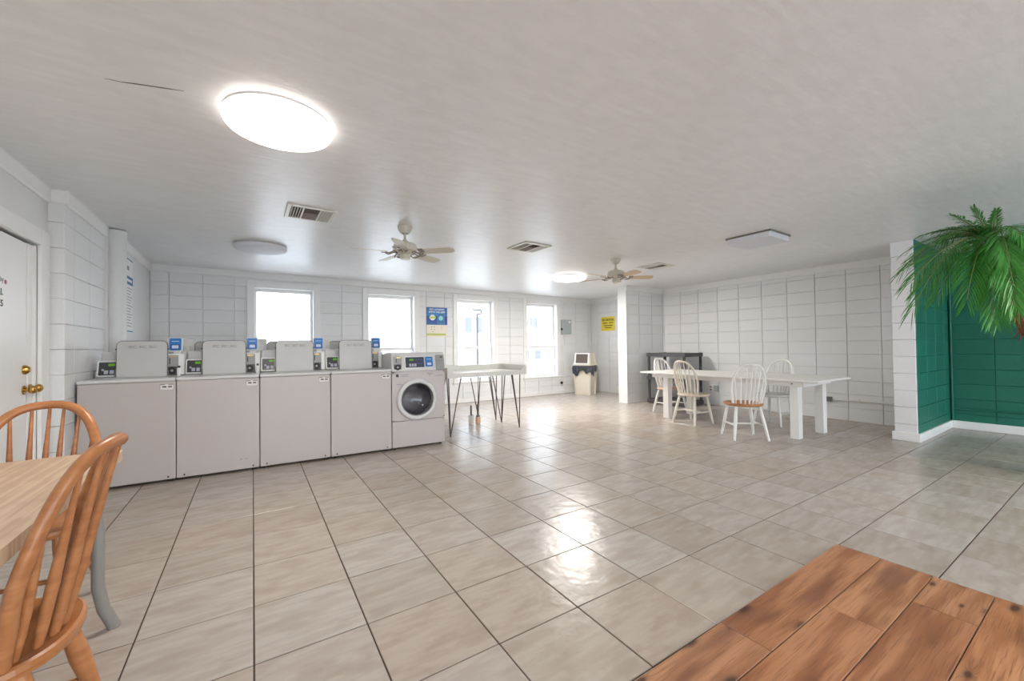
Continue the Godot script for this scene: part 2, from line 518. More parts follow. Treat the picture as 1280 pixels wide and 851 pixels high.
func _ready() -> void:
	rng.seed = 7
	# ---- camera, sky, exposure
	var cam := Camera3D.new()
	var yaw := 0.5757; var pitch := 0.0142; var roll := -0.0126
	var f0 := Vector3(sin(yaw), 0, -cos(yaw)); var r0 := Vector3(cos(yaw), 0, sin(yaw))
	var fw := f0 * cos(pitch) + Vector3.UP * sin(pitch)
	var up := -f0 * sin(pitch) + Vector3.UP * cos(pitch)
	var rt := r0 * cos(roll) + up * sin(roll)
	var u2 := -r0 * sin(roll) + up * cos(roll)
	cam.fov = rad_to_deg(2.0 * atan(425.5 / 509.44))
	cam.near = 0.05; cam.far = 300.0
	add_child(cam)
	cam.transform = Transform3D(Basis(rt, u2, -fw), Vector3(0, 1.2, 0))
	cam.current = true
	var env := Environment.new()
	var sky := Sky.new(); var sm := ProceduralSkyMaterial.new()
	sm.sky_top_color = Color(0.86, 0.92, 1.0); sm.sky_horizon_color = Color(0.97, 0.98, 1.0)
	sm.ground_bottom_color = Color(0.5, 0.5, 0.5); sm.ground_horizon_color = Color(0.8, 0.8, 0.8)
	sm.sky_energy_multiplier = 1.9; sm.ground_energy_multiplier = 1.25
	sky.sky_material = sm
	env.background_mode = Environment.BG_SKY; env.sky = sky
	env.tonemap_mode = Environment.TONE_MAPPER_LINEAR
	env.tonemap_exposure = 1.92
	env.sdfgi_enabled = true; env.ssao_enabled = true; env.ssil_enabled = true
	var we := WorldEnvironment.new(); we.environment = env; add_child(we)

	make_materials()
	shell()
	floor_tiles(cam)
	outside()
	ceiling_things()
	machines()
	tables_and_chairs()
	wall_things()
	clutter()
	palm()

const WIN := [[-0.01, 1.082], [1.816, 2.92], [3.667, 4.768], [5.48, 6.598]]
const BACK := 7.95
const RIGHT := 7.68

func shell() -> void:
	var blk := [M.block_a, M.block_b, M.block_c, M.block_a]
	var holes := []
	for w in WIN: holes.append(Rect2(w[0] + 0.09, 0.45, w[1] - w[0] - 0.18, 1.79))
	# back wall, core pieced round the windows
	var w := struct("wall_back", "pale grey painted block wall with four windows", "wall")
	var s := ms()
	var rs := [Rect2(-1.6, -0.1, 9.6, 2.8)]
	for h in holes: rs = cut(rs, h)
	for r: Rect2 in rs: bb(s, r.position.x, r.end.x, r.position.y, r.end.y, BACK + 0.018, BACK + 0.2)
	obj("wall_core", s, M.joint, w)
	blocks(w, P(0, 0, BACK), Vector3.RIGHT, Vector3.BACK, -1.21, RIGHT, 2.42, -0.99, holes, blk)
	# right wall beyond the pillar
	w = struct("wall_right", "white painted block wall behind the long white table", "wall")
	s = ms(); bb(s, RIGHT + 0.018, RIGHT + 0.2, -0.1, 2.6, 1.6, BACK + 0.2)
	obj("wall_core", s, M.joint, w)
	blocks(w, P(RIGHT, 0, 0), Vector3.FORWARD, Vector3.LEFT, 1.66, 5.72, 2.36, 2.03, [], blk)
	blocks(w, P(RIGHT, 0, 0), Vector3.FORWARD, Vector3.LEFT, 5.94, BACK, 2.36, 2.03, [], blk)
	# short partition projecting from the right wall
	w = struct("wall_partition", "short white block partition beside the dark plastic shelf", "wall")
	s = ms(); bb(s, 6.508, RIGHT + 0.1, -0.1, 2.6, 5.738, 5.92)
	obj("wall_core", s, M.joint, w)
	blocks(w, P(0, 0, 5.72), Vector3.RIGHT, Vector3.BACK, 6.5, RIGHT, 2.36, 6.5, [], blk)
	blocks(w, P(0, 0, 5.938), Vector3.RIGHT, Vector3.FORWARD, 6.5, RIGHT, 2.36, 6.5, [], blk)
	s = ms(); bb(s, 6.5, 6.51, 0, 2.44, 5.712, 5.946, 0.003); obj("end_face", s, M.paint_wall, w)
	# pillar wall between the hall and the teal room
	w = struct("wall_pillar", "white block pillar end with a teal painted side", "wall")
	s = ms(); bb(s, 6.678, 8.4, -0.1, 2.6, 1.474, 1.645)
	obj("wall_core", s, M.joint, w)
	s = ms(); bb(s, 6.68, 8.3, 0, 2.5, 1.468, 1.4745); obj("teal_backing", s, M.teal_joint, w)
	blocks(w, P(6.66, 0, 0), Vector3.FORWARD, Vector3.LEFT, 1.452, 1.662, 2.42, 1.452, [], blk)
	blocks(w, P(0, 0, 1.45), Vector3.RIGHT, Vector3.BACK, 6.664, 8.18, 2.42, 7.1, [], [M.teal_a, M.teal_b])
	blocks(w, P(0, 0, 1.663), Vector3.RIGHT, Vector3.FORWARD, 6.664, 8.18, 2.42, 7.1, [], blk)
	w = struct("wall_teal", "teal painted block wall under the palm", "wall")
	s = ms(); bb(s, 8.198, 8.4, -0.1, 2.6, -3.6, 1.46)
	obj("wall_core", s, M.teal_joint, w)
	blocks(w, P(8.18, 0, 0), Vector3.FORWARD, Vector3.LEFT, -0.6, 1.45, 2.42, 0.63, [], [M.teal_a, M.teal_b])
	s = ms(); bb(s, 8.17, 8.19, 0, 2.42, -3.5, -0.6); obj("plain_face", s, M.teal_a, w)
	# left walls
	w = struct("wall_left", "pale plaster wall with the tall white notice", "wall")
	s = ms(); bb(s, -1.5, -1.21, -0.1, 2.65, 5.78, BACK + 0.2)
	obj("wall_core", s, M.paint_wall, w)
	w = struct("wall_pilaster", "white block pilaster between the door and the washers", "wall")
	s = ms(); bb(s, -1.6, -1.248, -0.1, 2.65, 4.708, 5.79)
	obj("wall_core", s, M.joint, w)
	blocks(w, P(-1.23, 0, 0), Vector3.FORWARD, Vector3.RIGHT, 4.69, 5.79, 2.42, 4.9, [], blk)
	blocks(w, P(0, 0, 4.69), Vector3.RIGHT, Vector3.BACK, -1.33, -1.232, 2.42, -1.6, [], blk)
	w = struct("wall_door_side", "grey plaster wall around the white door", "wall")
	s = ms()
	for r: Rect2 in cut([Rect2(-3.6, -0.1, 8.3, 2.75)], Rect2(3.54, -0.2, 0.97, 2.22)):
		bb(s, -1.55, -1.325, r.position.y, r.end.y, r.position.x, r.end.x)
	bb(s, -1.6, -1.5, -0.1, 2.2, 3.4, 4.6)
	obj("wall_core", s, M.paint_wall, w)
	# rear wall, behind the camera: its unseen glazing is added to let fill daylight in
	w = struct("wall_rear", "pale plaster wall behind the viewpoint", "wall")
	s = ms()
	rs = [Rect2(-1.6, -0.1, 10.0, 2.8)]
	var rear := [-0.9, 0.88, 2.66, 4.44, 6.22]
	for q in rear: rs = cut(rs, Rect2(q, 0.1, 1.66, 2.12))
	for r: Rect2 in rs: bb(s, r.position.x, r.end.x, r.position.y, r.end.y, -3.7, -3.5)
	obj("wall_core", s, M.paint_wall, w)
	# ceiling
	w = struct("ceiling", "glossy white painted plaster ceiling with brush marks", "ceiling")
	s = ms()
	var slab := [Rect2(-5.2, -6.1, 10.4, 12.2)]
	for q in [[0.5, 4.225], [2.99, 4.18], [5.39, 4.12]]: slab = cut(slab, Rect2(q[0] - 3.4 - 0.18, -q[1] + 2.3 - 0.18, 0.36, 0.36))
	for r: Rect2 in slab: bx(s, Vector3(r.get_center().x, 0, r.get_center().y), Vector3(r.size.x, 0.15, r.size.y))
	var ce := obj("ceiling_slab", s, M.ceiling, w)
	ce.rotation.z = -0.009
	ce.position = Vector3(3.4, cy(3.4) + 0.075, -2.3)
	s = ms()
	var cp := []
	for q in [[-0.56, 2.63], [-0.5, 2.622], [-0.45, 2.605], [-0.4, 2.59], [-0.34, 2.573], [-0.26, 2.55]]: cp.append(P(q[0], cy(q[0]), q[1]))
	tube(s, cp, [0.001, 0.002, 0.0035, 0.003, 0.003, 0.001], 4)
	obj("hairline_crack", s, M.crack, w)
	# crown mouldings
	crown(-1.325, -3.5, -1.325, 4.69, Vector3.RIGHT, "white crown moulding above the door")
	crown(-1.325, 4.69, -1.23, 4.69, Vector3.BACK, "short crown moulding on the pilaster front", 0.0, 0.0255)
	crown(-1.23, 4.69, -1.23, 5.79, Vector3.RIGHT, "white crown moulding along the pilaster side", 0.02)
	crown(-1.21, 5.9, -1.21, BACK, Vector3.RIGHT, "white crown moulding above the tall white notice")
	crown(-1.21, BACK, RIGHT, BACK, Vector3.BACK, "long white crown moulding above the windows")
	crown(RIGHT, BACK, RIGHT, 5.94, Vector3.LEFT, "white crown moulding above the yellow sign")
	crown(6.5, 5.72, RIGHT, 5.72, Vector3.BACK, "white crown moulding on the short partition")
	crown(RIGHT, 5.72, RIGHT, 1.66, Vector3.LEFT, "white crown moulding above the long block wall")
	# baseboards at the pillar and the teal room
	var nb := 0
	for q in [["baseboard_pillar", "white baseboard round the foot of the pillar", 6.636, 6.66, 1.426, 1.68], ["baseboard_teal_side", "white baseboard along the teal pillar side", 6.66, 8.18, 1.426, 1.45], ["baseboard_teal_back", "white baseboard along the teal wall", 8.156, 8.18, -3.5, 1.426], ["baseboard_back", "low white baseboard under the windows", -1.2, RIGHT, BACK - 0.018, BACK]]:
		var b := struct(q[0], q[1], "baseboard")
		s = ms(); bb(s, q[2], q[3], 0.001, 0.105 if nb < 3 else 0.09, q[4], q[5], 0.004)
		obj("board", s, M.trim, b); nb += 1
	for k in 4:
		window(k + 1, WIN[k][0], WIN[k][1], ["leftmost bright window behind the left washers", "bright window behind the rightmost top-load washer", "tall sash window behind the folding table with a lamp post outside", "rightmost tall sash window beside the grey electrical panel"][k])
	for k in 5:  # unseen panes, added so daylight fills the foreground
		var g := struct("window_%d" % (k + 5), "added fill-daylight pane %d behind the viewpoint, counted from the door side" % (k + 1), "window")
		g.position = P(rear[k] + 0.83, 1.16, -3.6)
		s = ms()
		for sg in [-1, 1]:
			bx(s, Vector3(sg * 0.8, 0, 0), Vector3(0.06, 2.12, 0.08), 0.004); bx(s, Vector3(0, sg * 1.03, 0), Vector3(1.54, 0.06, 0.08), 0.004)
		var fr := obj("frame", s, M.trim, g)
		s = ms(); bx(s, Vector3.ZERO, Vector3(1.55, 2.01, 0.008)); obj("pane", s, M.pane, fr)
	door()

func door() -> void:
	var w := struct("door_1", "white hinged door with brass knob at the left edge", "door")
	w.position = P(-1.325, 0, 4.0)
	# own axes: x = depth into the room (towards the back), z = into the room
	w.rotation.y = PI / 2
	var s := ms(); bx(s, Vector3(-0.033, 1.0, -0.045), Vector3(0.88, 1.995, 0.04), 0.003); obj("leaf", s, M.trim, w)
	s = ms(); bx(s, Vector3(0.452, 1.0, -0.04), Vector3(0.075, 1.995, 0.04), 0.003); obj("strike_stile", s, M.trim, w)
	s = ms(); bx(s, Vector3(0.585, 1.065, 0.008), Vector3(0.15, 2.13, 0.03), 0.004); obj("casing", s, M.trim, w)
	s = ms(); bx(s, Vector3(-0.53, 1.065, 0.008), Vector3(0.12, 2.13, 0.03), 0.004); obj("casing", s, M.trim, w)
	s = ms(); bx(s, Vector3(0.02, 2.07, 0.008), Vector3(0.975, 0.12, 0.03), 0.004); obj("head_casing", s, M.trim, w)
	s = ms(); bx(s, Vector3(0.5, 1.0, -0.05), Vector3(0.018, 2.0, 0.09)); obj("jamb", s, M.trim, w)
	var kp := [Vector2(0.0, 0.068), Vector2(0.016, 0.066), Vector2(0.027, 0.056), Vector2(0.03, 0.044), Vector2(0.024, 0.032), Vector2(0.012, 0.026), Vector2(0.012, 0.008), Vector2(0.033, 0.006), Vector2(0.033, 0.0)]
	kp.reverse()
	var toz := Basis(Vector3.RIGHT, PI / 2)
	for q in [[Vector3(0.37, 0.93, -0.025), "door_knob"], [Vector3(0.45, 0.935, -0.02), "door_knob"]]:
		s = ms(); lathe(s, kp, 20, Transform3D(toz, q[0])); obj(q[1], s, M.brass, w)
	s = ms(); lathe(s, [Vector2(0.033, 0), Vector2(0.033, 0.012), Vector2(0.02, 0.03), Vector2(0.0, 0.032)], 20, Transform3D(toz, Vector3(0.37, 1.075, -0.025))); obj("deadbolt", s, M.brass, w)
	# the visible ends of the vinyl lettering
	words("lettering", "by", 0.03, M.text_grey, w, Vector3(0.075, 1.68, -0.024), Basis(), 0.0, HORIZONTAL_ALIGNMENT_RIGHT)
	words("lettering", "AL", 0.045, M.black, w, Vector3(0.065, 1.6, -0.024), Basis(), 0.0, HORIZONTAL_ALIGNMENT_RIGHT)
	words("lettering", "ES", 0.045, M.text_dark, w, Vector3(0.07, 1.525, -0.024), Basis(), 0.0, HORIZONTAL_ALIGNMENT_RIGHT)
	s = ms(); lathe(s, [Vector2(0.016, 0), Vector2(0.016, 0.001), Vector2(0, 0.001)], 12, Transform3D(toz, Vector3(0.1, 1.67, -0.0245))); obj("printed_emblem", s, mat(srgb(170, 90, 120), 0.6), w)

func floor_tiles(cam: Camera3D) -> void:
	var fl := struct("floor", "beige ceramic tile floor with a brown plank area", "floor")
	var s := ms(); bb(s, -1.6, 8.4, -0.12, -0.004, -3.7, BACK + 0.2)
	obj("screed", s, M.grout, fl)
	var a := -0.0091
	var ex := Vector3(cos(a), 0, -sin(a)); var ed := Vector3(-sin(a), 0, -cos(a))
	var o := P(0.0176, 0, 1.859)
	var pitch := 0.4183
	var tile := ms(); bx(tile, Vector3(0, -0.005, 0), Vector3(0.4125, 0.01, 0.4125), 0.0018)
	var mesh := tile.commit()
	var list := []
	var inv := cam.transform.affine_inverse()
	for i in range(-5, 22):
		for j in range(-14, 17):
			var c := o + ex * ((i + 0.5) * pitch) + ed * ((j + 0.5) * pitch)
			if c.x < -1.5 or c.x > 8.35 or -c.z > BACK + 0.15 or -c.z < -3.6: continue
			if c.x < 2.91 - 0.22 and c.x > 0.45 and -c.z < 1.0 - 0.22 and -c.z > -0.6: continue
			if c.x > 7.9 and -c.z > 1.7: continue
			var q := inv * c
			var seen := 0.0
			if q.z < -0.3:
				var uu := absf(q.x / q.z) * 509.4; var vv := absf(q.y / q.z) * 509.4
				if uu < 700 and vv < 500: seen = 1.0 / pow(-q.z, 3.0)
			list.append([seen, c, rng.randi() % 7])
	list.sort_custom(func(p, q): return p[0] > q[0])
	var rest := ms()
	var xf := Basis(Vector3.UP, a)
	for k in list.size():
		var c: Vector3 = list[k][1] + Vector3.UP * rng.randf_range(-0.0008, 0.0004)
		var tilt := xf * Basis.from_euler(Vector3(rng.randf_range(-0.0015, 0.0015), 0, rng.randf_range(-0.0015, 0.0015)))
		if k < 300 and list[k][0] > 0.0:
			var t := MeshInstance3D.new()
			t.mesh = mesh; t.material_override = M.tiles[list[k][2]]; t.name = "tile"
			fl.add_child(t, true)
			t.transform = Transform3D(tilt, c)
		else:
			rest.append_from(mesh, 0, Transform3D(xf, c))
	var r := obj("far_tiles", rest, M.tiles[0], fl)
	r.set_meta("kind", "stuff")
	# planks: rows of 0.204 in depth, laid along x, starting at depth 1.0
	var joints := [1.695, 2.19, 2.55, 1.95, 2.42, 1.75, 2.2]
	for row in 9:
		var d1: float = 1.0 - row * 0.204
		var x1 := 2.912
		var x0: float = joints[row % 7]
		var pieces := [[x0, x1], [x0 - 1.22, x0], [maxf(x0 - 2.44, 0.2), x0 - 1.22]]
		for p in pieces:
			var l: float = maxf(p[0], 0.2)
			if p[1] - l < 0.05: continue
			var m := ms()
			bx(m, Vector3.ZERO, Vector3(p[1] - l - 0.003, 0.008, 0.201), 0.0025)
			var t := obj("plank", m, M.planks[(row * 5 + int(l * 7.0 + 20.0)) % 6], fl)
			t.position = P((l + p[1]) / 2, 0.0055 + rng.randf_range(0, 0.0012), d1 - 0.102)

# ------------------------------------------------------------------ outside the windows
func outside() -> void:
	var g := struct("ground", "pale paved lot outside the windows", "ground")
	var s := ms(); bb(s, -60, 80, -0.35, -0.15, 8.2, 90); obj("paving", s, M.asphalt, g)
	s = ms(); bb(s, -60, 80, -0.35, -0.15, -60, -3.75); obj("paving", s, M.asphalt, g)
	var b := thing("apartment_building", "pale building with bluish windows seen through the right windows", "building", P(0, -0.15, 26))
	s = ms(); bx(s, Vector3(18, 4.5, -4), Vector3(30, 9, 8)); obj("wall", s, M.stucco, b)
	s = ms(); bx(s, Vector3(18, 9.1, -3.9), Vector3(30.6, 0.3, 8.6)); obj("roof", s, M.far_trim, b)
	for q in [[12.9, 13.45, 2.35, 3.45], [13.78, 14.25, 2.35, 3.5], [18.15, 18.38, 2.8, 3.6], [18.54, 18.77, 2.8, 3.6], [18.93, 19.27, 2.8, 3.6], [18.1, 18.45, 0.35, 1.0], [18.97, 19.55, 0.3, 1.0], [10.2, 10.8, 2.35, 3.45], [20.6, 21.2, 2.8, 3.6]]:
		s = ms(); bx(s, Vector3((q[0] + q[1]) / 2, (q[2] + q[3]) / 2, 0.02), Vector3(q[1] - q[0] + 0.16, q[3] - q[2] + 0.16, 0.06)); var f := obj("window", s, M.far_trim, b)
		s = ms(); bx(s, Vector3((q[0] + q[1]) / 2, (q[2] + q[3]) / 2, 0.05), Vector3(q[1] - q[0], q[3] - q[2], 0.03)); obj("window_pane", s, M.far_glass, f)
	s = ms(); bx(s, Vector3(18.8, 2.1, 0.5), Vector3(4.0, 0.14, 1.1)); obj("balcony", s, M.far_trim, b)
	for k in 12:
		s = ms(); bx(s, Vector3(16.95 + k * 0.33, 2.5, 1.0), Vector3(0.03, 0.7, 0.03)); obj("baluster", s, M.far_trim, b)
	var p := thing("street_lamp", "thin dark lamp post with a bent arm outside the third window", "lamp post", P(8.02, -0.15, 15.0))
	s = ms(); tube(s, [Vector3(0, 0, 0), Vector3(0, 2.7, 0)], [0.05, 0.04], 8); obj("post", s, M.pole, p)
	s = ms(); tube(s, [Vector3(0, 2.69, 0), Vector3(0.03, 2.72, 0), Vector3(0.18, 2.72, 0), Vector3(0.2, 2.75, 0), Vector3(0.2, 2.86, 0), Vector3(0.17, 2.88, 0), Vector3(-0.16, 2.88, 0), Vector3(-0.22, 2.92, 0)], [0.035], 8); obj("arm", s, M.pole, p)

# ------------------------------------------------------------------ ceiling fittings
func disc_lamp(x: float, d: float, r: float, on: bool, label: String, energy := 0.0) -> void:
	var t := thing("ceiling_lamp", label, "ceiling light", P(x, cy(x), d), 0.0, "round ceiling lamps")
	var s := ms(); lathe(s, [Vector2(0, -0.014), Vector2(r * 0.97, -0.014), Vector2(r * 0.985, -0.01), Vector2(r * 0.985, 0.02)], 48); obj("base_ring", s, M.lamp_rim, t)
	s = ms(); lathe(s, [Vector2(0, -0.074), Vector2(r * 0.6, -0.072), Vector2(r * 0.86, -0.064), Vector2(r * 0.96, -0.052), Vector2(r, -0.036), Vector2(r, -0.016), Vector2(r * 0.96, -0.0145)], 48)
	obj("diffuser", s, M.lamp_on if on else M.lamp_off, t)
	if on:
		var l := AreaLight3D.new()
		l.name = "lamp_light"
		l.area_size = Vector2(r * 1.77, r * 1.77)
		l.light_energy = energy; l.light_color = Color(1.0, 0.98, 0.955)
		l.area_range = 20.0; l.shadow_enabled = true
		add_child(l)
		l.position = P(x, cy(x) - 0.085, d)
		l.rotation.x = -PI / 2

func vent(x: float, d: float, label: String) -> void:
	var t := thing("ceiling_vent", label, "vent", P(x, cy(x), d), 0.0, "ceiling air registers")
	t.rotation.z = -0.009
	var h := 0.205
	var s := ms()
	for k in [-1, 1]:
		bx(s, Vector3(k * 0.178, 0.2, 0), Vector3(0.004, 0.4, 0.36)); bx(s, Vector3(0, 0.2, k * 0.178), Vector3(0.352, 0.4, 0.004))
	bx(s, Vector3(0, 0.402, 0), Vector3(0.36, 0.004, 0.36)); obj("duct", s, M.duct, t)
	s = ms()
	for k in [-1, 1]:
		bx(s, Vector3(k * (h - 0.018), -0.008, 0), Vector3(0.036, 0.014, h * 2), 0.004)
		bx(s, Vector3(0, -0.008, k * (h - 0.018)), Vector3(h * 2 - 0.072, 0.014, 0.036), 0.004)
	obj("frame", s, M.vent, t)
	for k in [-1, 1]:
		s = ms(); bx(s, Vector3(k * 0.07, -0.01, 0), Vector3(0.014, 0.012, 0.33), 0.002); obj("divider", s, M.vent, t)
		for q in 4:
			s = ms(); bx(s, Vector3.ZERO, Vector3(0.003, 0.02, 0.328))
			var o := obj("louver", s, M.vent, t)
			o.position = Vector3(k * (0.092 + q * 0.022), -0.009, 0); o.rotation.z = k * 0.75
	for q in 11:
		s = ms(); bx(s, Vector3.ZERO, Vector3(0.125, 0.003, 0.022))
		var o := obj("louver", s, M.vent_brown, t)  # centre louvers in a brown-grey, darker than the outer ones
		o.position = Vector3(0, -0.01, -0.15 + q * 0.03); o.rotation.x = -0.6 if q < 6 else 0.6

func fan(x: float, d: float, ang: float, label: String, blade: Material) -> void:
	var t := thing("ceiling_fan", label, "ceiling fan", P(x, cy(x), d), 0.0, "cream ceiling fans")
	var s := ms(); lathe(s, [Vector2(0.03, -0.075), Vector2(0.05, -0.068), Vector2(0.07, -0.03), Vector2(0.076, -0.005), Vector2(0.076, 0.01)], 28); obj("canopy", s, M.fan_cream, t)
	s = ms(); lathe(s, [Vector2(0.013, -0.16), Vector2(0.013, -0.07)], 14); lathe(s, [Vector2(0.034, -0.165), Vector2(0.026, -0.145), Vector2(0.014, -0.13)], 16); obj("downrod", s, M.fan_cream, t)
	s = ms(); lathe(s, [Vector2(0.05, -0.285), Vector2(0.09, -0.275), Vector2(0.122, -0.255), Vector2(0.125, -0.215), Vector2(0.11, -0.185), Vector2(0.07, -0.168), Vector2(0.03, -0.16)], 32); obj("motor_housing", s, M.fan_cream, t)
	s = ms(); lathe(s, [Vector2(0, -0.345), Vector2(0.045, -0.343), Vector2(0.055, -0.33), Vector2(0.055, -0.29), Vector2(0.03, -0.284)], 24); obj("switch_housing", s, M.fan_cream, t)
	for k in 5:
		var w := deg_to_rad(ang + 72.0 * k)
		var dir := Vector3(cos(w), 0, -sin(w))
		var side := Vector3.UP.cross(dir)
		var B := Basis(dir, Vector3.UP, -side if Basis(dir, Vector3.UP, side).determinant() < 0 else side)
		var Bt := B * Basis(Vector3.RIGHT, -0.22)
		# scrolled blade iron
		s = ms()
		for e in [-1, 1]:
			var pts := []
			for q in 9:
				var v := q / 8.0
				pts.append(B * Vector3(0.08 + 0.12 * v, -0.282 + 0.012 * sin(v * TAU), e * (0.012 + 0.03 * sin(v * PI))))
			tube(s, pts, [0.006], 6)
		bx(s, Vector3(0.2, -0.279, 0), Vector3(0.06, 0.008, 0.075), 0.003, Transform3D(Bt, B * Vector3(0, 0, 0)))
		var iron := obj("blade_iron", s, M.fan_iron, t)
		s = ms()
		var o := PackedVector2Array()
		for q in [[0.18, -0.05], [0.45, -0.064], [0.51, -0.058], [0.535, -0.035], [0.54, 0.0], [0.535, 0.035], [0.51, 0.058], [0.45, 0.064], [0.18, 0.05]]: o.append(Vector2(q[0], q[1]))
		prism(s, o, -0.003, 0.003, Transform3D(Bt * Basis(Vector3.RIGHT, -PI / 2), Vector3(0, -0.27, 0)))
		obj("blade", s, blade, iron)

func ceiling_things() -> void:
	disc_lamp(0.155, 2.6, 0.27, true, "large glowing round ceiling lamp nearest the viewpoint", 1.35)
	disc_lamp(0.14, 5.88, 0.285, false, "unlit round ceiling lamp above the leftmost washers")
	disc_lamp(4.86, 5.56, 0.285, true, "small glowing round ceiling lamp behind the right fan", 4.4)
	disc_lamp(1.4, -1.2, 0.27, true, "added round fill lamp on the ceiling behind the viewpoint", 1.5)  # unseen lamp, added to brighten the foreground
	disc_lamp(4.9, -0.9, 0.27, true, "added round fill lamp on the ceiling over the near end of the teal room", 1.5)  # second added lamp, out of view, for fill light
	vent(0.5, 4.225, "ceiling vent nearest the left fan with brown-grey centre louvers")
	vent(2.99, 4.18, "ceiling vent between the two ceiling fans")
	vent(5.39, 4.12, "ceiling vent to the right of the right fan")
	fan(1.39, 4.18, 28.0, "left ceiling fan above the washers with five cream blades", M.fan_blade)
	fan(4.45, 4.09, 40.0, "right ceiling fan near the short partition with tan blades", M.fan_blade_tan)
	var t := thing("fluorescent_fixture", "rectangular unlit ceiling fixture with a clear wrap cover", "ceiling light", P(4.98, cy(4.98), 2.4))
	t.rotation.z = -0.009
	var s := ms(); bx(s, Vector3(0, -0.008, 0), Vector3(0.47, 0.02, 0.5), 0.004); obj("base_plate", s, M.rim, t)
	s = ms()
	prism(s, rrect(0.45, 0.48, 0.03), -0.075, -0.018, Transform3D(Basis(Vector3.RIGHT, -PI / 2), Vector3.ZERO)); obj("cover", s, M.lamp_off, t)

# ------------------------------------------------------------------ laundry machines
func card_reader(parent: Node, at: Vector3, tilt := -0.12) -> void:
	var holder := Transform3D(Basis(Vector3.RIGHT, tilt), at)
	var s := ms(); prism(s, rrect(0.112, 0.14, 0.014), -0.03, 0.0, holder); var o := obj("card_reader", s, M.white_plastic, parent)
	s = ms(); prism(s, rrect(0.094, 0.122, 0.012), 0.0, 0.012, holder); obj("blue_face", s, M.reader, o)
	s = ms(); prism(s, rrect(0.07, 0.046, 0.006), 0.0115, 0.014, holder * Transform3D(Basis(), Vector3(0, -0.026, 0))); obj("keypad_surround", s, M.reader_dark, o)
	s = ms(); prism(s, rrect(0.052, 0.032, 0.005), 0.0135, 0.016, holder * Transform3D(Basis(), Vector3(0, -0.027, 0))); obj("screen", s, M.reader_screen, o)
	s = ms(); bx(s, Vector3(0, 0.03, 0.0122), Vector3(0.06, 0.006, 0.001), 0, holder); obj("printed_line", s, M.reader_screen, o)

func coin_slide(parent: Node, at: Vector3, w := 0.1, h := 0.2) -> void:
	var s := ms(); bx(s, at, Vector3(w, h, 0.006), 0.002); var o := obj("coin_plate", s, M.coin_steel, parent)
	s = ms(); bx(s, at + Vector3(0, -h * 0.27, 0.003), Vector3(w * 0.94, h * 0.42, 0.005), 0.002); obj("vault_plate", s, M.coin_dark, o)
	s = ms(); bx(s, at + Vector3(-w * 0.18, h * 0.22, 0.003), Vector3(0.008, h * 0.3, 0.004)); obj("coin_slot", s, M.black, o)
	s = ms(); bx(s, at + Vector3(w * 0.08, h * 0.43, 0.003), Vector3(w * 0.5, 0.008, 0.002)); obj("brass_strip", s, M.brass, o)
	var z := Basis(Vector3.RIGHT, PI / 2)
	s = ms(); lathe(s, [Vector2(0.034, 0), Vector2(0.034, 0.008), Vector2(0.026, 0.012), Vector2(0.024, 0.006), Vector2(0, 0.006)], 20, Transform3D(z, at + Vector3(0, -h * 0.26, 0.004))); obj("vault_lock", s, M.black, o)
	s = ms(); lathe(s, [Vector2(0.012, 0), Vector2(0.012, 0.01), Vector2(0, 0.01)], 14, Transform3D(z, at + Vector3(0, -h * 0.26, 0.008))); obj("lock_core", s, M.coin_steel, o)

func price_label(parent: Node, at: Vector3) -> void:
	var s := ms(); bx(s, at, Vector3(0.1, 0.058, 0.0016), 0.0005); var o := obj("price_label", s, M.sticker, parent)
	s = ms()
	for e in [-1, 1]:
		bx(s, at + Vector3(0, e * 0.027, 0.001), Vector3(0.1, 0.003, 0.001)); bx(s, at + Vector3(e * 0.0485, 0, 0.001), Vector3(0.003, 0.056, 0.001))
	bx(s, at + Vector3(-0.03, 0.022, 0.001), Vector3(0.034, 0.008, 0.001)); bx(s, at + Vector3(0.028, 0.022, 0.001), Vector3(0.036, 0.008, 0.001))
	obj("printed_border", s, M.text_grey, o)
	s = ms(); bx(s, at + Vector3(-0.018, 0.002, 0.001), Vector3(0.03, 0.012, 0.001)); bx(s, at + Vector3(0.022, 0.002, 0.001), Vector3(0.028, 0.012, 0.001)); obj("printed_text", s, M.text_dark, o)

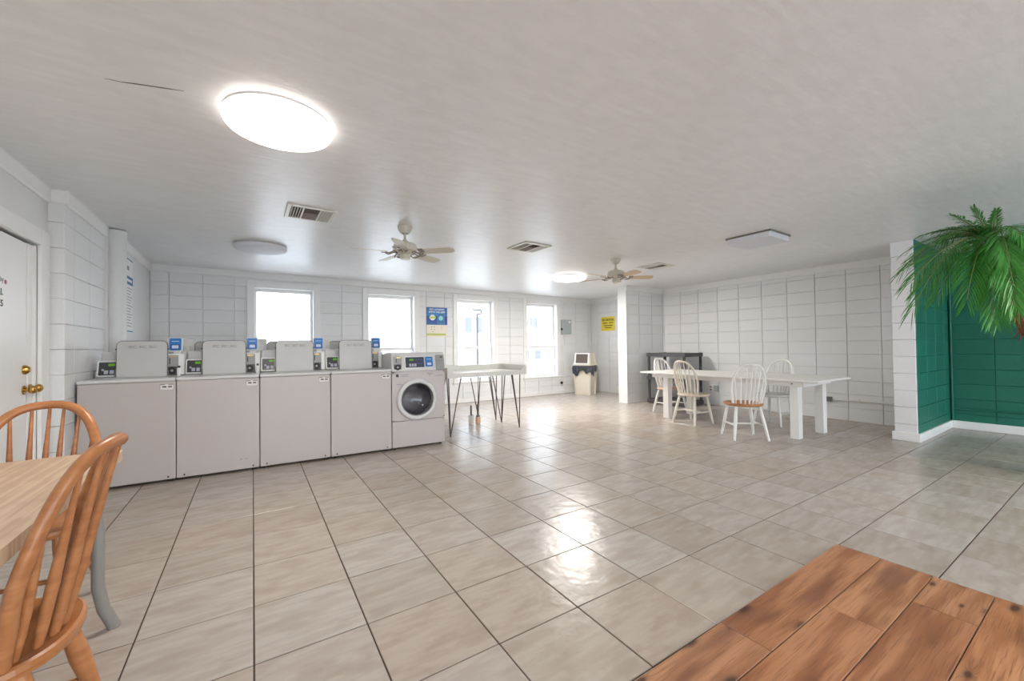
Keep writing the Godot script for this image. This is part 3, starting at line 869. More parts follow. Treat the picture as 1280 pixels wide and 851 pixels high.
func washer(label: String) -> Node3D:
	# own axes: x 0..0.656 along the front, y up, front at z = 0, back at z = -0.68
	var t := thing("top_load_washer", label, "washing machine", Vector3.ZERO, 0.0, "coin top-load washers")
	var W := 0.65
	var s := ms(); bx(s, Vector3(0.328, 0.472, -0.34), Vector3(W, 0.896, 0.67), 0.006); obj("cabinet", s, M.enamel, t)
	s = ms(); bx(s, Vector3(0.328, 0.937, -0.335), Vector3(W, 0.026, 0.69), 0.006); obj("top_deck", s, M.enamel_cool, t)
	s = ms(); bx(s, Vector3(0.328, 0.9215, -0.335), Vector3(W - 0.03, 0.007, 0.65)); obj("deck_seal", s, M.enamel, t)
	for k in [[0.05, -0.05], [0.606, -0.05], [0.05, -0.62], [0.606, -0.62]]:
		s = ms(); lathe(s, [Vector2(0.02, 0), Vector2(0.02, 0.015), Vector2(0.012, 0.018), Vector2(0.012, 0.045)], 12, Transform3D(Basis(), Vector3(k[0], 0, k[1]))); obj("foot", s, M.rubber, t)
	for k in [0.06, 0.6]:
		s = ms(); bx(s, Vector3(k, 0.05, 0.0), Vector3(0.012, 0.016, 0.006), 0.002); obj("panel_clip", s, M.rubber, t)
	# raised lid
	var lt := Transform3D(Basis(Vector3.RIGHT, -0.06), Vector3(0.335, 0.952 + 0.17, -0.43))
	s = ms(); prism(s, rrect(0.37, 0.345, 0.042, true), -0.018, 0.0, lt); var lid := obj("lid", s, M.lid, t)
	s = ms()
	var rim_pts := []
	for q in rrect(0.374, 0.349, 0.044, true): rim_pts.append(lt * Vector3(q.x, q.y, -0.009))
	rim_pts = rim_pts.slice(0, rim_pts.size() - 2)
	rim_pts.push_front(lt * Vector3(0.187, -0.17, -0.009)); rim_pts.append(lt * Vector3(-0.187, -0.17, -0.009))
	tube(s, rim_pts, [0.006], 6); obj("lid_rim", s, M.rim, lid)
	for k in [-0.075, 0.0, 0.075]:
		s = ms()
		bx(s, Vector3(k, 0.128, 0.001), Vector3(0.066, 0.004, 0.001), 0, lt); bx(s, Vector3(k, 0.108, 0.001), Vector3(0.066, 0.004, 0.001), 0, lt)
		for q in 3: bx(s, Vector3(k - 0.018 + q * 0.014, 0.118, 0.001), Vector3(0.01, 0.01 - q * 0.003, 0.001), 0, lt)
		obj("printed_instructions", s, M.text_grey, lid)
	for k in [-1, 1]:
		s = ms(); bx(s, Vector3(k * 0.192, 0.095, -0.009), Vector3(0.01, 0.012, 0.012), 0, lt); obj("lid_bumper", s, M.black, lid)
		s = ms(); bx(s, Vector3(k * 0.195, -0.14, -0.009), Vector3(0.008, 0.055, 0.012), 0, lt); obj("lid_hinge", s, M.rim, lid)
	# control housing along the back
	s = ms(); bx(s, Vector3(0.328, 1.07, -0.625), Vector3(W, 0.245, 0.09), 0.012); bx(s, Vector3(0.08, 1.005, -0.53), Vector3(0.15, 0.12, 0.11), 0.01); obj("control_housing", s, M.enamel_cool, t)
	var dt := Transform3D(Basis(Vector3.RIGHT, -0.25), Vector3(0.075, 1.035, -0.468))
	s = ms(); prism(s, rrect(0.142, 0.15, 0.006), -0.03, 0.0, dt); var dp := obj("display_bezel", s, M.white_plastic, t)
	s = ms(); prism(s, rrect(0.118, 0.126, 0.004), 0.0, 0.003, dt); obj("display_panel", s, M.panel_dark, dp)
	s = ms(); bx(s, Vector3(0.03, 0.036, 0.0035), Vector3(0.046, 0.022, 0.002), 0, dt); obj("led_display", s, M.led_display, dp)
	for k in [-0.006, 0.034]:
		s = ms(); bx(s, Vector3(k, -0.034, 0.004), Vector3(0.03, 0.036, 0.004), 0.002, dt); obj("button", s, M.button, dp)
	s = ms(); bx(s, Vector3(-0.03, -0.012, 0.004), Vector3(0.016, 0.02, 0.003), 0.001, dt); obj("button", s, M.button, dp)
	# coin meter with card reader on top
	s = ms(); bx(s, Vector3(0.578, 1.06, -0.52), Vector3(0.15, 0.215, 0.14), 0.01); var mc := obj("coin_meter", s, M.white_plastic, t)
	coin_slide(mc, Vector3(0.557, 1.052, -0.447))
	s = ms(); bx(s, Vector3(0.585, 1.2, -0.51), Vector3(0.06, 0.11, 0.04), 0.008); obj("reader_neck", s, M.white_plastic, t)
	card_reader(t, Vector3(0.58, 1.262, -0.472))
	price_label(t, Vector3(0.591, 0.868, -0.0045))
	return t

func front_loader(label: String) -> Node3D:
	var t := thing("front_load_washer", label, "washing machine", Vector3.ZERO, 0.0, "front-load washers")
	var W := 0.65
	# cabinet with a round opening
	var c := Vector2(0.3, 0.58)
	var out_ := PackedVector2Array([Vector2(0.003, 0.335), Vector2(0.653, 0.335), Vector2(0.653, 0.915), Vector2(0.003, 0.915)])
	var s := ms()
	# front sheet as a ring of quads round the port hole
	var segs := 48
	for k in segs:
		var a0 := TAU * k / segs; var a1 := TAU * (k + 1) / segs
		var i0 := c + Vector2(cos(a0), sin(a0)) * 0.2; var i1 := c + Vector2(cos(a1), sin(a1)) * 0.2
		var e0 := edge_hit(c, a0, 0.003, 0.653, 0.335, 0.915); var e1 := edge_hit(c, a1, 0.003, 0.653, 0.335, 0.915)
		poly(s, [Vector3(i0.x, i0.y, 0), Vector3(i1.x, i1.y, 0), Vector3(e1.x, e1.y, 0), Vector3(e0.x, e0.y, 0)], Vector3(0.3, 0.6, -0.3))
	for q in [Vector2(0.653, 0.915), Vector2(0.003, 0.915), Vector2(0.003, 0.335), Vector2(0.653, 0.335)]:
		pass
	bx(s, Vector3(0.006, 0.625, -0.335), Vector3(0.006, 0.58, 0.665)); bx(s, Vector3(0.65, 0.625, -0.335), Vector3(0.006, 0.58, 0.665))
	bx(s, Vector3(0.328, 0.625, -0.666), Vector3(W, 0.58, 0.006))
	obj("cabinet", s, M.enamel, t)
	s = ms(); bx(s, Vector3(0.328, 0.177, -0.335), Vector3(W, 0.306, 0.665), 0.006); obj("base_panel", s, M.enamel, t)
	s = ms(); bx(s, Vector3(0.328, 0.3325, -0.335), Vector3(W - 0.03, 0.006, 0.63)); obj("panel_seal", s, M.enamel, t)
	for k in [[0.05, -0.05], [0.606, -0.05], [0.05, -0.62], [0.606, -0.62]]:
		s = ms(); lathe(s, [Vector2(0.02, 0), Vector2(0.02, 0.015), Vector2(0.012, 0.018), Vector2(0.012, 0.05)], 12, Transform3D(Basis(), Vector3(k[0], 0, k[1]))); obj("foot", s, M.rubber, t)
	# control console, leaning back a little
	s = ms()
	var prof := PackedVector2Array([Vector2(0.0, 0.917), Vector2(0.004, 0.93), Vector2(-0.03, 1.118), Vector2(-0.045, 1.137), Vector2(-0.2, 1.137), Vector2(-0.67, 1.1), Vector2(-0.67, 0.917)])
	prism(s, prof, 0.003, 0.653, Transform3D(Basis(Vector3(0, 0, 1), Vector3.UP, Vector3.RIGHT), Vector3.ZERO))
	var con := obj("control_console", s, M.enamel_cool, t)
	var ct := Transform3D(Basis(Vector3.RIGHT, -0.178), Vector3(0.328, 1.022, -0.011))
	s = ms()
	coin_slide(con, Vector3(0.07, 1.012, -0.004), 0.095, 0.165)
	s = ms(); prism(s, rrect(0.34, 0.145, 0.006), -0.004, 0.002, ct * Transform3D(Basis(), Vector3(0.0, 0, 0))); var df := obj("display_frame", s, M.white_plastic, con)
	s = ms(); prism(s, rrect(0.228, 0.125, 0.003), 0.0, 0.0035, ct * Transform3D(Basis(), Vector3(-0.048, 0, 0))); obj("display_panel", s, M.panel_navy, df)
	s = ms(); bx(s, Vector3(-0.09, 0.03, 0.004), Vector3(0.05, 0.022, 0.002), 0, ct); obj("led_display", s, M.led_display, df)
	for k in 4:
		s = ms(); bx(s, Vector3(-0.14 + k * 0.032, -0.034, 0.004), Vector3(0.026, 0.034, 0.003), 0.001, ct); obj("button", s, M.panel_dark if k < 1 else M.button, df)
	for k in 6:
		s = ms(); bx(s, Vector3(-0.03 + (k % 3) * 0.03, 0.03 - (k / 3) * 0.05, 0.004), Vector3(0.016, 0.016, 0.002), 0.001, ct); obj("status_key", s, mat(srgb(84, 88, 128), 0.5), df)
	card_reader(con, Vector3(0.448, 1.024, 0.006), -0.178)
	s = ms(); bx(s, Vector3(0.268, -0.01, 0.002), Vector3(0.112, 0.19, 0.006), 0.002, ct); var ap := obj("access_plate", s, M.coin_steel, con)
	s = ms(); lathe(s, [Vector2(0.014, 0), Vector2(0.014, 0.008), Vector2(0, 0.008)], 14, ct * Transform3D(Basis(Vector3.RIGHT, PI / 2), Vector3(0.285, 0.055, 0.005))); obj("key_lock", s, M.coin_dark, ap)
	s = ms(); bx(s, Vector3(0.27, 0.012, 0.0055), Vector3(0.1, 0.003, 0.001), 0, ct); obj("plate_seam", s, M.coin_dark, ap)
	# printed marks under the console
	s = ms()
	bx(s, Vector3(0.065, 0.87, 0.001), Vector3(0.032, 0.034, 0.001)); obj("printed_square", s, M.text_dark, t)
	s = ms()
	for q in [[0.15, 0.876, 0.09, 0.008], [0.15, 0.858, 0.09, 0.006], [0.46, 0.882, 0.07, 0.01], [0.46, 0.862, 0.03, 0.012], [0.58, 0.852, 0.09, 0.008], [0.09, 0.765, 0.07, 0.01]]:
		bx(s, Vector3(q[0], q[1], 0.001), Vector3(q[2], q[3], 0.001))
	obj("printed_text", s, M.text_grey, t)
	# door: white outer ring, glass bowl, drum behind
	var z := Basis(Vector3.RIGHT, PI / 2)
	var dc := Vector3(0.3, 0.58, 0)
	s = ms(); lathe(s, [Vector2(0.248, 0.0), Vector2(0.248, 0.02), Vector2(0.238, 0.034), Vector2(0.215, 0.042), Vector2(0.2, 0.036), Vector2(0.196, 0.02), Vector2(0.192, -0.04)], 56, Transform3D(z, dc)); var dr := obj("door_ring", s, M.enamel_cool, t)
	s = ms(); lathe(s, [Vector2(0.197, 0.02), Vector2(0.188, 0.03), Vector2(0.183, 0.022)], 48, Transform3D(z, dc)); obj("chrome_bezel", s, M.chrome, dr)
	s = ms(); lathe(s, [Vector2(0.186, 0.02), Vector2(0.178, 0.0), Vector2(0.155, -0.05), Vector2(0.1, -0.085), Vector2(0.0, -0.095)], 40, Transform3D(z, dc)); obj("glass_bowl", s, M.door_glass, dr)
	s = ms(); bx(s, dc + Vector3(-0.235, 0.0, 0.03), Vector3(0.02, 0.11, 0.03), 0.006); obj("door_handle", s, M.enamel_cool, dr)
	s = ms(); lathe(s, [Vector2(0.205, -0.02), Vector2(0.2, -0.1), Vector2(0.24, -0.12), Vector2(0.24, -0.5), Vector2(0.0, -0.52)], 40, Transform3D(z, dc)); var drum := obj("drum", s, M.drum, t)
	for k in 3:
		var w := TAU * k / 3.0 + 0.5
		s = ms(); bx(s, Vector3(0.21, 0, 0), Vector3(0.06, 0.05, 0.34), 0.012, Transform3D(Basis(Vector3(0, 0, 1), w), dc + Vector3(0, 0, -0.3))); obj("drum_lifter", s, M.coin_dark, drum)
	s = ms(); lathe(s, [Vector2(0.21, -0.03), Vector2(0.185, -0.05), Vector2(0.185, -0.08), Vector2(0.21, -0.1)], 40, Transform3D(z, dc)); obj("door_gasket", s, M.panel_dark, t)
	return t

func edge_hit(c: Vector2, a: float, x0: float, x1: float, y0: float, y1: float) -> Vector2:
	var d := Vector2(cos(a), sin(a))
	var t := 1e9
	if d.x > 1e-6: t = minf(t, (x1 - c.x) / d.x)
	if d.x < -1e-6: t = minf(t, (x0 - c.x) / d.x)
	if d.y > 1e-6: t = minf(t, (y1 - c.y) / d.y)
	if d.y < -1e-6: t = minf(t, (y0 - c.y) / d.y)
	return c + d * t

func machines() -> void:
	var th := 0.0396
	var L0 := P(-1.21, 0, 4.87)
	var ex := Vector3(cos(th), 0, sin(th)); var ez := Vector3(sin(th), 0, -cos(th))   # along the row; away from the viewer
	var names := ["leftmost top-load washer in the front row beside the pilaster", "second top-load washer from the left in the front row", "third top-load washer from the left in the front row", "fourth top-load washer, next to the front-loading machine"]
	var first := washer(names[0])
	first.position = L0; first.rotation.y = -th
	for k in range(1, 4):
		var c := copy_of(first, L0 + ex * 0.656 * k, -th, names[k])
		if k == 1:
			var sc := ms(); bx(sc, Vector3(0.5, 0.125, -0.0045), Vector3(0.022, 0.01, 0.001)); bx(sc, Vector3(0.54, 0.124, -0.0045), Vector3(0.028, 0.006, 0.001)); obj("scuff_mark", sc, M.text_grey, c)
	var fl := front_loader("front-loading machine with round glass door at the row's right end")
	fl.position = L0 + ex * 0.656 * 4; fl.rotation.y = -th
	# second row, back to back with the first, facing the windows
	var back := ["leftmost machine of the hidden back row facing the windows", "middle washer of the hidden back row facing the windows", "washer of the back row behind the fourth front washer"]
	for k in 3:
		copy_of(first, L0 + ex * (0.527 + 0.71 * k + 0.656) + ez * 1.52, -th + PI, back[k])
	copy_of(fl, L0 + ex * (2.72 + 0.656) + ez * 1.52, -th + PI, "front-loading machine in the back row, only its top edge showing")
	# small white detergent bottles left between the machines
	var bl := ["small white bottle between the first and second washers", "small white bottle between the second and third washers"]
	for k in 2:
		var b := thing("bottle", bl[k], "bottle", L0 + ex * (0.633 + 0.656 * k) + ez * 0.3 + Vector3.UP * 0.9505, 0.0, "small bottles on the washers")
		var s := ms(); lathe(s, [Vector2(0.0, 0), Vector2(0.016, 0.0), Vector2(0.017, 0.07), Vector2(0.01, 0.082)], 14); obj("bottle_body", s, M.white_plastic, b)
		s = ms(); lathe(s, [Vector2(0.011, 0.08), Vector2(0.011, 0.1), Vector2(0, 0.101)], 12); obj("cap", s, M.panel_dark, b)

# ------------------------------------------------------------------ tables and chairs
func windsor(label: String, wood: Material, seat_m: Material, group: String, stout := 1.0) -> Node3D:
	# own axes: faces -z; seat centre at the origin
	var t := thing("windsor_chair", label, "chair", Vector3.ZERO, 0.0, group)
	var s := ms()
	# seat outline: round at the back, a little wider in front, with softened rim
	var rings := []
	for lay in [[0.9, 0.412], [0.985, 0.42], [1.0, 0.434], [0.985, 0.446], [0.95, 0.45], [0.8, 0.444], [0.4, 0.44]]:
		var ring := []
		for k in 40:
			var a := TAU * k / 40.0
			var sx := 0.218 + 0.012 * (-sin(a)); var sz := 0.205
			var e := 0.8
			var q := Vector2(signf(cos(a)) * pow(absf(cos(a)), e) * sx, signf(sin(a)) * pow(absf(sin(a)), e) * sz)
			ring.append(Vector3(q.x * lay[0], lay[1], q.y * lay[0]))
		rings.append(ring)
	for i in rings.size() - 1:
		for k in 40:
			var k2 := (k + 1) % 40
			poly(s, [rings[i][k], rings[i][k2], rings[i + 1][k2], rings[i + 1][k]], Vector3(0, 0.43, 0) if i < 4 else Vector3(0, 0.2, 0))
	poly(s, rings[0], Vector3(0, 0.43, 0)); poly(s, rings[6], Vector3(0, 0.2, 0))
	obj("seat", s, seat_m, t)
	# hoop
	var lean := 0.235
	var hoop := []
	var bow := func(v: float) -> Vector3:   # v 0..1 along the bow
		var a := PI * (1.0 - v)
		var hgt := 0.5 * pow(maxf(sin(a), 0.0), 0.62)
		var half := 0.205 * signf(cos(a)) * pow(absf(cos(a)), 0.72)
		half *= 0.80 + 0.20 * smoothstep(0.0, 0.22, hgt)
		var back := 0.09 + 0.075 * (1.0 - absf(half) / 0.205)
		return Vector3(half, 0.44 + hgt, back + hgt * lean)
	for k in 41: hoop.append(bow.call(k / 40.0))
	s = ms(); tube(s, hoop, [0.0165 * stout], 10, 0.85, Vector3.RIGHT); obj("hoop", s, wood, t)
	for k in 7:
		var f := (k - 3) / 3.0
		var foot := Vector3(f * 0.135, 0.44, 0.165 - 0.05 * f * f)
		# top of the spindle on the bow where it is nearest in x
		var best: Vector3 = hoop[20]
		for q in hoop:
			if q.y > 0.7 and absf(q.x - f * 0.175) < absf(best.x - f * 0.175): best = q
		var mid := foot.lerp(best, 0.35)
		s = ms(); tube(s, [foot, foot.lerp(best, 0.12), mid, foot.lerp(best, 0.7), best], [0.0085 * stout, 0.0105 * stout, 0.0115 * stout, 0.0085, 0.006], 8); obj("spindle", s, wood, t)
	var feet := []
	for sx in [-1, 1]:
		for sz in [-1, 1]:
			var top := Vector3(sx * 0.135, 0.425, sz * 0.125); var low := Vector3(sx * 0.2, 0.0, sz * (0.185 if sz < 0 else 0.215))
			feet.append([top, low])
			s = ms(); tube(s, [top, top.lerp(low, 0.15), top.lerp(low, 0.4), top.lerp(low, 0.7), low], [0.014 * stout, 0.018 * stout, 0.021 * stout, 0.018, 0.013], 10); obj("leg", s, wood, t)
	var m := []
	for q in [0, 2]:
		var a: Vector3 = feet[q][0].lerp(feet[q][1], 0.58); var b: Vector3 = feet[q + 1][0].lerp(feet[q + 1][1], 0.58)
		s = ms(); tube(s, [a, a.lerp(b, 0.5), b], [0.008, 0.012, 0.008], 8); obj("stretcher", s, wood, t)
		m.append(a.lerp(b, 0.5))
	s = ms(); tube(s, [m[0], m[0].lerp(m[1], 0.5), m[1]], [0.008, 0.012, 0.008], 8); obj("stretcher", s, wood, t)
	return t

func put(o: Node3D, x: float, d: float, fx: float, fd: float) -> void:
	o.position = P(x, 0, d); o.rotation.y = face_turn(fx, fd)

func tables_and_chairs() -> void:
	# oak kitchen table at the left with curved grey legs
	var t := thing("kitchen_table", "light butcher-block table with curved grey metal legs at the left edge", "table", P(-0.88, 0, 1.97))
	var s := ms(); prism(s, rrect(0.8, 1.2, 0.03), 0.705, 0.745, Transform3D(Basis(Vector3.RIGHT, -PI / 2), Vector3.ZERO)); obj("tabletop", s, M.butcher, t)
	s = ms()
	bx(s, Vector3(0.3, 0.68, 0), Vector3(0.02, 0.05, 0.96)); bx(s, Vector3(-0.3, 0.68, 0), Vector3(0.02, 0.05, 0.96)); bx(s, Vector3(0, 0.68, 0.48), Vector3(0.6, 0.05, 0.02)); bx(s, Vector3(0, 0.68, -0.48), Vector3(0.6, 0.05, 0.02))
	obj("apron", s, M.butcher, t)
	for sx in [-1, 1]:
		for sz in [-1, 1]:
			s = ms()
			tube(s, [Vector3(sx * 0.315, 0.7, sz * 0.44), Vector3(sx * 0.325, 0.6, sz * 0.445), Vector3(sx * 0.345, 0.45, sz * 0.455), Vector3(sx * 0.345, 0.32, sz * 0.455), Vector3(sx * 0.345, 0.2, sz * 0.455), Vector3(sx * 0.36, 0.1, sz * 0.465), Vector3(sx * 0.392, 0.0, sz * 0.485)], [0.021, 0.022, 0.022, 0.022, 0.022, 0.022, 0.022], 10, 0.8)
			obj("leg", s, M.leg_metal, t)
	var near_ := windsor("honey oak spindle-back chair in the foreground, seen from behind its hoop", M.oak, M.oak_seat, "oak spindle-back chairs", 1.22)
	put(near_, -0.598, 1.645, -1, 0)
	var far_ := copy_of(near_, Vector3.ZERO, 0.0, "honey oak spindle-back chair on the far side of the butcher-block table")
	put(far_, -0.82, 2.66, 0, -1)
	# long white table with thick legs
	t = thing("long_table", "long white table with thick square legs near the block wall", "table", P(6.11, 0, 3.35))
	s = ms(); bx(s, Vector3(0, 0.733, 0), Vector3(1.0, 0.026, 2.58), 0.004); obj("tabletop", s, M.white_paint, t)
	for q in [[-0.41, 0.0, 0.03, 2.16], [0.36, 0.0, 0.03, 2.16]]:
		s = ms(); bx(s, Vector3(q[0], 0.69, q[1]), Vector3(q[2], 0.068, q[3]), 0.003); obj("apron", s, M.white_paint, t)
	for q in [-1.095, 1.095]:
		s = ms(); bx(s, Vector3(-0.025, 0.69, q), Vector3(0.8, 0.068, 0.03), 0.003); obj("apron", s, M.white_paint, t)
	for q in [[-0.34, 0.985], [0.285, 1.02], [-0.34, -0.88], [0.285, -0.88]]:
		s = ms(); bx(s, Vector3(q[0], 0.36, q[1]), Vector3(0.105, 0.72, 0.1), 0.004); obj("leg", s, M.white_paint, t)
	s = ms(); lathe(s, [Vector2(0.01, 0), Vector2(0.01, 0.004), Vector2(0, 0.005)], 12, Transform3D(Basis(Vector3(0, 0, 1), PI / 2), Vector3(-0.425, 0.69, 0.98))); obj("bolt", s, M.rim, t)
	var a := windsor("white hoop-back chair with a natural wood seat, in front of the white table", M.white_paint, M.oak_seat, "hoop-back chairs at the white table")
	put(a, 5.32, 2.78, 0.63, 0.77)
	var b := windsor("cream hoop-back chair half under the white table, beside its far leg", M.cream_paint, M.cream_seat, "hoop-back chairs at the white table")
	put(b, 5.715, 3.74, 0.99, -0.1)
	var c := windsor("white hoop-back chair with a pinkish seat at the table's far end", M.white_paint, M.pink_seat, "hoop-back chairs at the white table")
	put(c, 6.22, 4.5, -0.1, -1)
	var e := windsor("all-white hoop-back chair behind the white table, against the block wall side", M.white_paint, M.white_paint, "hoop-back chairs at the white table")
	put(e, 6.56, 2.98, -1, 0.1)
	# folding tables with raised rims and hairpin legs
	folding_table(2.19, 3.41, 4.92, 5.56, 0.852, true, "white laundry folding table with raised rim, beside the front-loading machine")
	folding_table(2.3, 3.45, 5.66, 6.42, 0.84, false, "second hairpin-leg table standing behind the rimmed folding table")

func folding_table(x0: float, x1: float, d0: float, d1: float, y: float, rimmed: bool, label: String) -> void:
	var t := thing("folding_table", label, "table", P((x0 + x1) / 2, 0, (d0 + d1) / 2), 0.0, "hairpin-leg laundry tables")
	var hx := (x1 - x0) / 2; var hz := (d1 - d0) / 2
	var s := ms(); bx(s, Vector3(0, y - 0.025, 0), Vector3(hx * 2, 0.04, hz * 2), 0.003); obj("tabletop", s, M.fold_top, t)
	s = ms(); bx(s, Vector3(0, y - 0.03, hz + 0.008), Vector3(hx * 2, 0.062, 0.016), 0.003); obj("front_edge", s, M.fold_top, t)
	if rimmed:
		for sx in [-1, 1]:
			s = ms(); bx(s, Vector3(sx * (hx + 0.008), y + 0.007, 0.008), Vector3(0.016, 0.136, hz * 2 + 0.016), 0.003); obj("side_rim", s, M.fold_top, t)
			# slanted gusset closing the rim towards the front edge
			s = ms(); prism(s, PackedVector2Array([Vector2(0, y - 0.002), Vector2(0.085, y - 0.002), Vector2(0, y + 0.073)]), -0.007, 0.007, Transform3D(Basis(Vector3(-sx, 0, 0), Vector3.UP, Vector3(0, 0, -sx)), Vector3(sx * hx, 0, hz + 0.008))); obj("corner_gusset", s, M.fold_top, t)
		s = ms(); bx(s, Vector3(0, y + 0.007, -hz - 0.008), Vector3(hx * 2 + 0.032, 0.136, 0.016), 0.003); obj("back_rim", s, M.fold_top, t)
	for sx in [-1, 1]:
		for sz in [-1, 1]:
			var foot := Vector3(sx * (hx - 0.06), 0.008, sz * (hz - 0.07))
			s = ms()
			for q in [[0.02, 0.0], [-0.15, 0.03], [-0.02, -0.15]]:
				var top := Vector3(foot.x + sx * q[0], y - 0.046, foot.z + sz * q[1])
				tube(s, [top, foot.lerp(top, 0.05), foot], [0.008], 6)
			bx(s, Vector3(foot.x - sx * 0.06, y - 0.048, foot.z - sz * 0.05), Vector3(0.2, 0.006, 0.2))
			obj("hairpin_leg", s, M.hairpin, t)

# ------------------------------------------------------------------ things on the walls
func wall_things() -> void:
	# poster with blue upper half, on the back wall
	var t := thing("poster", "blue and cream laundry app poster between the second and third windows", "poster", P(3.305, 1.72, BACK - 0.004))
	var s := ms(); bx(s, Vector3(0, 0, 0), Vector3(0.46, 0.61, 0.003)); obj("sheet", s, M.poster_cream, t)
	s = ms(); bx(s, Vector3(0, 0.125, 0.002), Vector3(0.46, 0.36, 0.002))
	var bl := obj("blue_panel", s, M.poster_blue, t)
	M.poster_blue.uv1_triplanar = true; M.poster_blue.uv1_scale = Vector3(2.1, 2.7, 1); M.poster_blue.uv1_offset = Vector3(0.5, 0.66, 0)
	words("lettering", "PAY LAUNDRY", 0.036, M.print_white, t, Vector3(0, 0.262, 0.0035), Basis(), 0.33)
	words("lettering", "WITH THE APP", 0.036, M.print_white, t, Vector3(0, 0.21, 0.0035), Basis(), 0.36)
	var z := Basis(Vector3.RIGHT, PI / 2)
	s = ms(); lathe(s, [Vector2(0.06, 0), Vector2(0.06, 0.001), Vector2(0, 0.001)], 24, Transform3D(z, Vector3(-0.1, 0.095, 0.003))); obj("printed_disc", s, M.print_white, t)
	s = ms(); bx(s, Vector3(-0.1, 0.095, 0.0045), Vector3(0.14, 0.04, 0.001)); obj("printed_banner", s, M.poster_lime, t)
	s = ms(); bx(s, Vector3(0.085, 0.08, 0.0034), Vector3(0.16, 0.24, 0.001)); obj("printed_frame", s, M.poster_sky, t)
	s = ms(); bx(s, Vector3(0.085, 0.075, 0.004), Vector3(0.14, 0.21, 0.001)); obj("printed_phone", s, M.poster_teal, t)
	s = ms(); lathe(s, [Vector2(0.05, 0), Vector2(0.05, 0.001), Vector2(0, 0.001)], 24, Transform3D(z, Vector3(0.085, 0.085, 0.0045))); obj("printed_disc", s, M.poster_mint, t)
	s = ms()
	for q in [[-0.12, -0.1], [-0.06, -0.1], [-0.12, -0.15], [-0.06, -0.155], [-0.09, -0.2]]: bx(s, Vector3(q[0], q[1], 0.002), Vector3(0.025, 0.014, 0.001))
	bx(s, Vector3(0.1, -0.13, 0.002), Vector3(0.003, 0.1, 0.001)); obj("printed_icons", s, M.text_grey, t)
	s = ms(); bx(s, Vector3(-0.02, -0.255, 0.002), Vector3(0.42, 0.04, 0.001)); obj("printed_strip", s, M.poster_green, t)
	# yellow sign on the right wall of the window corner
	t = thing("warning_sign", "yellow NO SMOKING sign with dark lettering on the wall by the partition", "sign", P(RIGHT - 0.004, 1.74, 7.34), -PI / 2)
	s = ms(); prism(s, rrect(0.46, 0.36, 0.02), -0.002, 0.002); obj("sign_plate", s, M.sign_yellow, t)
	words("lettering", "NO SMOKING", 0.06, M.sign_ink, t, Vector3(0, 0.1, 0.003), Basis(), 0.4)
	for q in [[-0.1, 0.02, 0.16], [0.1, 0.025, 0.14], [0.0, -0.045, 0.3], [0.0, -0.1, 0.22]]:
		s = ms(); bx(s, Vector3(q[0], q[1], 0.0025), Vector3(q[2], 0.02, 0.001)); obj("printed_line", s, M.sign_ink, t)
	# light switch, outlets
	t = thing("light_switch", "white light switch below the yellow sign", "switch", P(RIGHT - 0.004, 1.22, 7.16), -PI / 2)
	s = ms(); bx(s, Vector3.ZERO, Vector3(0.075, 0.118, 0.006), 0.002); obj("cover_plate", s, M.outlet, t)
	s = ms(); bx(s, Vector3(0, 0, 0.006), Vector3(0.012, 0.026, 0.012), 0.002); obj("toggle", s, M.outlet, t)
	t = thing("wall_outlet", "white wall outlet with a grey cover beside the cream chair", "outlet", P(RIGHT - 0.012, 0.325, 4.58), -PI / 2)
	s = ms(); bx(s, Vector3(-0.04, 0, 0), Vector3(0.1, 0.13, 0.03), 0.004); obj("outlet_box", s, M.outlet, t)
	s = ms(); bx(s, Vector3(0.07, 0, 0.004), Vector3(0.07, 0.12, 0.035), 0.004); obj("weather_cover", s, M.panel_grey, t)
	for k in [-1, 1]:
		s = ms(); bx(s, Vector3(-0.04, k * 0.028, 0.0155), Vector3(0.034, 0.03, 0.002)); obj("socket", s, M.rim, t)
	# conduit on the white block wall with its dark end fitting
	t = thing("wall_conduit", "thin white conduit low on the block wall with dark end box", "conduit", P(RIGHT - 0.018, 0.31, 0))
	s = ms(); tube(s, [P(0, -0.002, 2.66), P(0, 0.005, 1.68)], [0.011], 8); obj("pipe", s, M.white_paint, t)
	s = ms(); bx(s, P(-0.012, 0.0, 2.68), Vector3(0.05, 0.075, 0.09), 0.006); obj("junction_box", s, M.rim, t)
	for q in [2.3, 1.85]:
		s = ms(); bx(s, P(0, 0, q), Vector3(0.03, 0.04, 0.025), 0.004); obj("clamp", s, M.white_paint, t)
	t = thing("wall_conduit", "teal painted conduit low on the teal wall", "conduit", P(8.16, 0.27, 0))
	s = ms(); tube(s, [P(0, -0.005, 1.44), P(0, 0.015, 0.7), P(0, 0.02, -1.2)], [0.014], 8); obj("pipe", s, M.teal_b, t)
	t = thing("corner_pipe", "narrow dark teal pipe in the corner of the teal room", "pipe", P(8.155, 0, 1.425))
	s = ms(); tube(s, [Vector3(0, 0.106, 0), Vector3(0, 2.38, 0)], [0.012], 8); obj("pipe", s, M.teal_joint, t)
	# electrical panel
	t = thing("electrical_panel", "grey electrical panel box on the wall right of the last window", "electrical panel", P(6.78, 1.675, BACK - 0.03))
	s = ms(); bx(s, Vector3(0, 0, 0), Vector3(0.3, 0.36, 0.075), 0.006); obj("box", s, M.panel_grey, t)
	s = ms(); bx(s, Vector3(0.012, 0, 0.04), Vector3(0.25, 0.33, 0.008), 0.003); obj("cover", s, M.panel_grey, t)
	s = ms(); bx(s, Vector3(-0.155, -0.06, 0.02), Vector3(0.025, 0.05, 0.05), 0.004); obj("switch_lever", s, M.black, t)
	s = ms(); bx(s, Vector3(0.08, 0.12, 0.0445), Vector3(0.07, 0.045, 0.001)); obj("panel_label", s, M.paper, t)
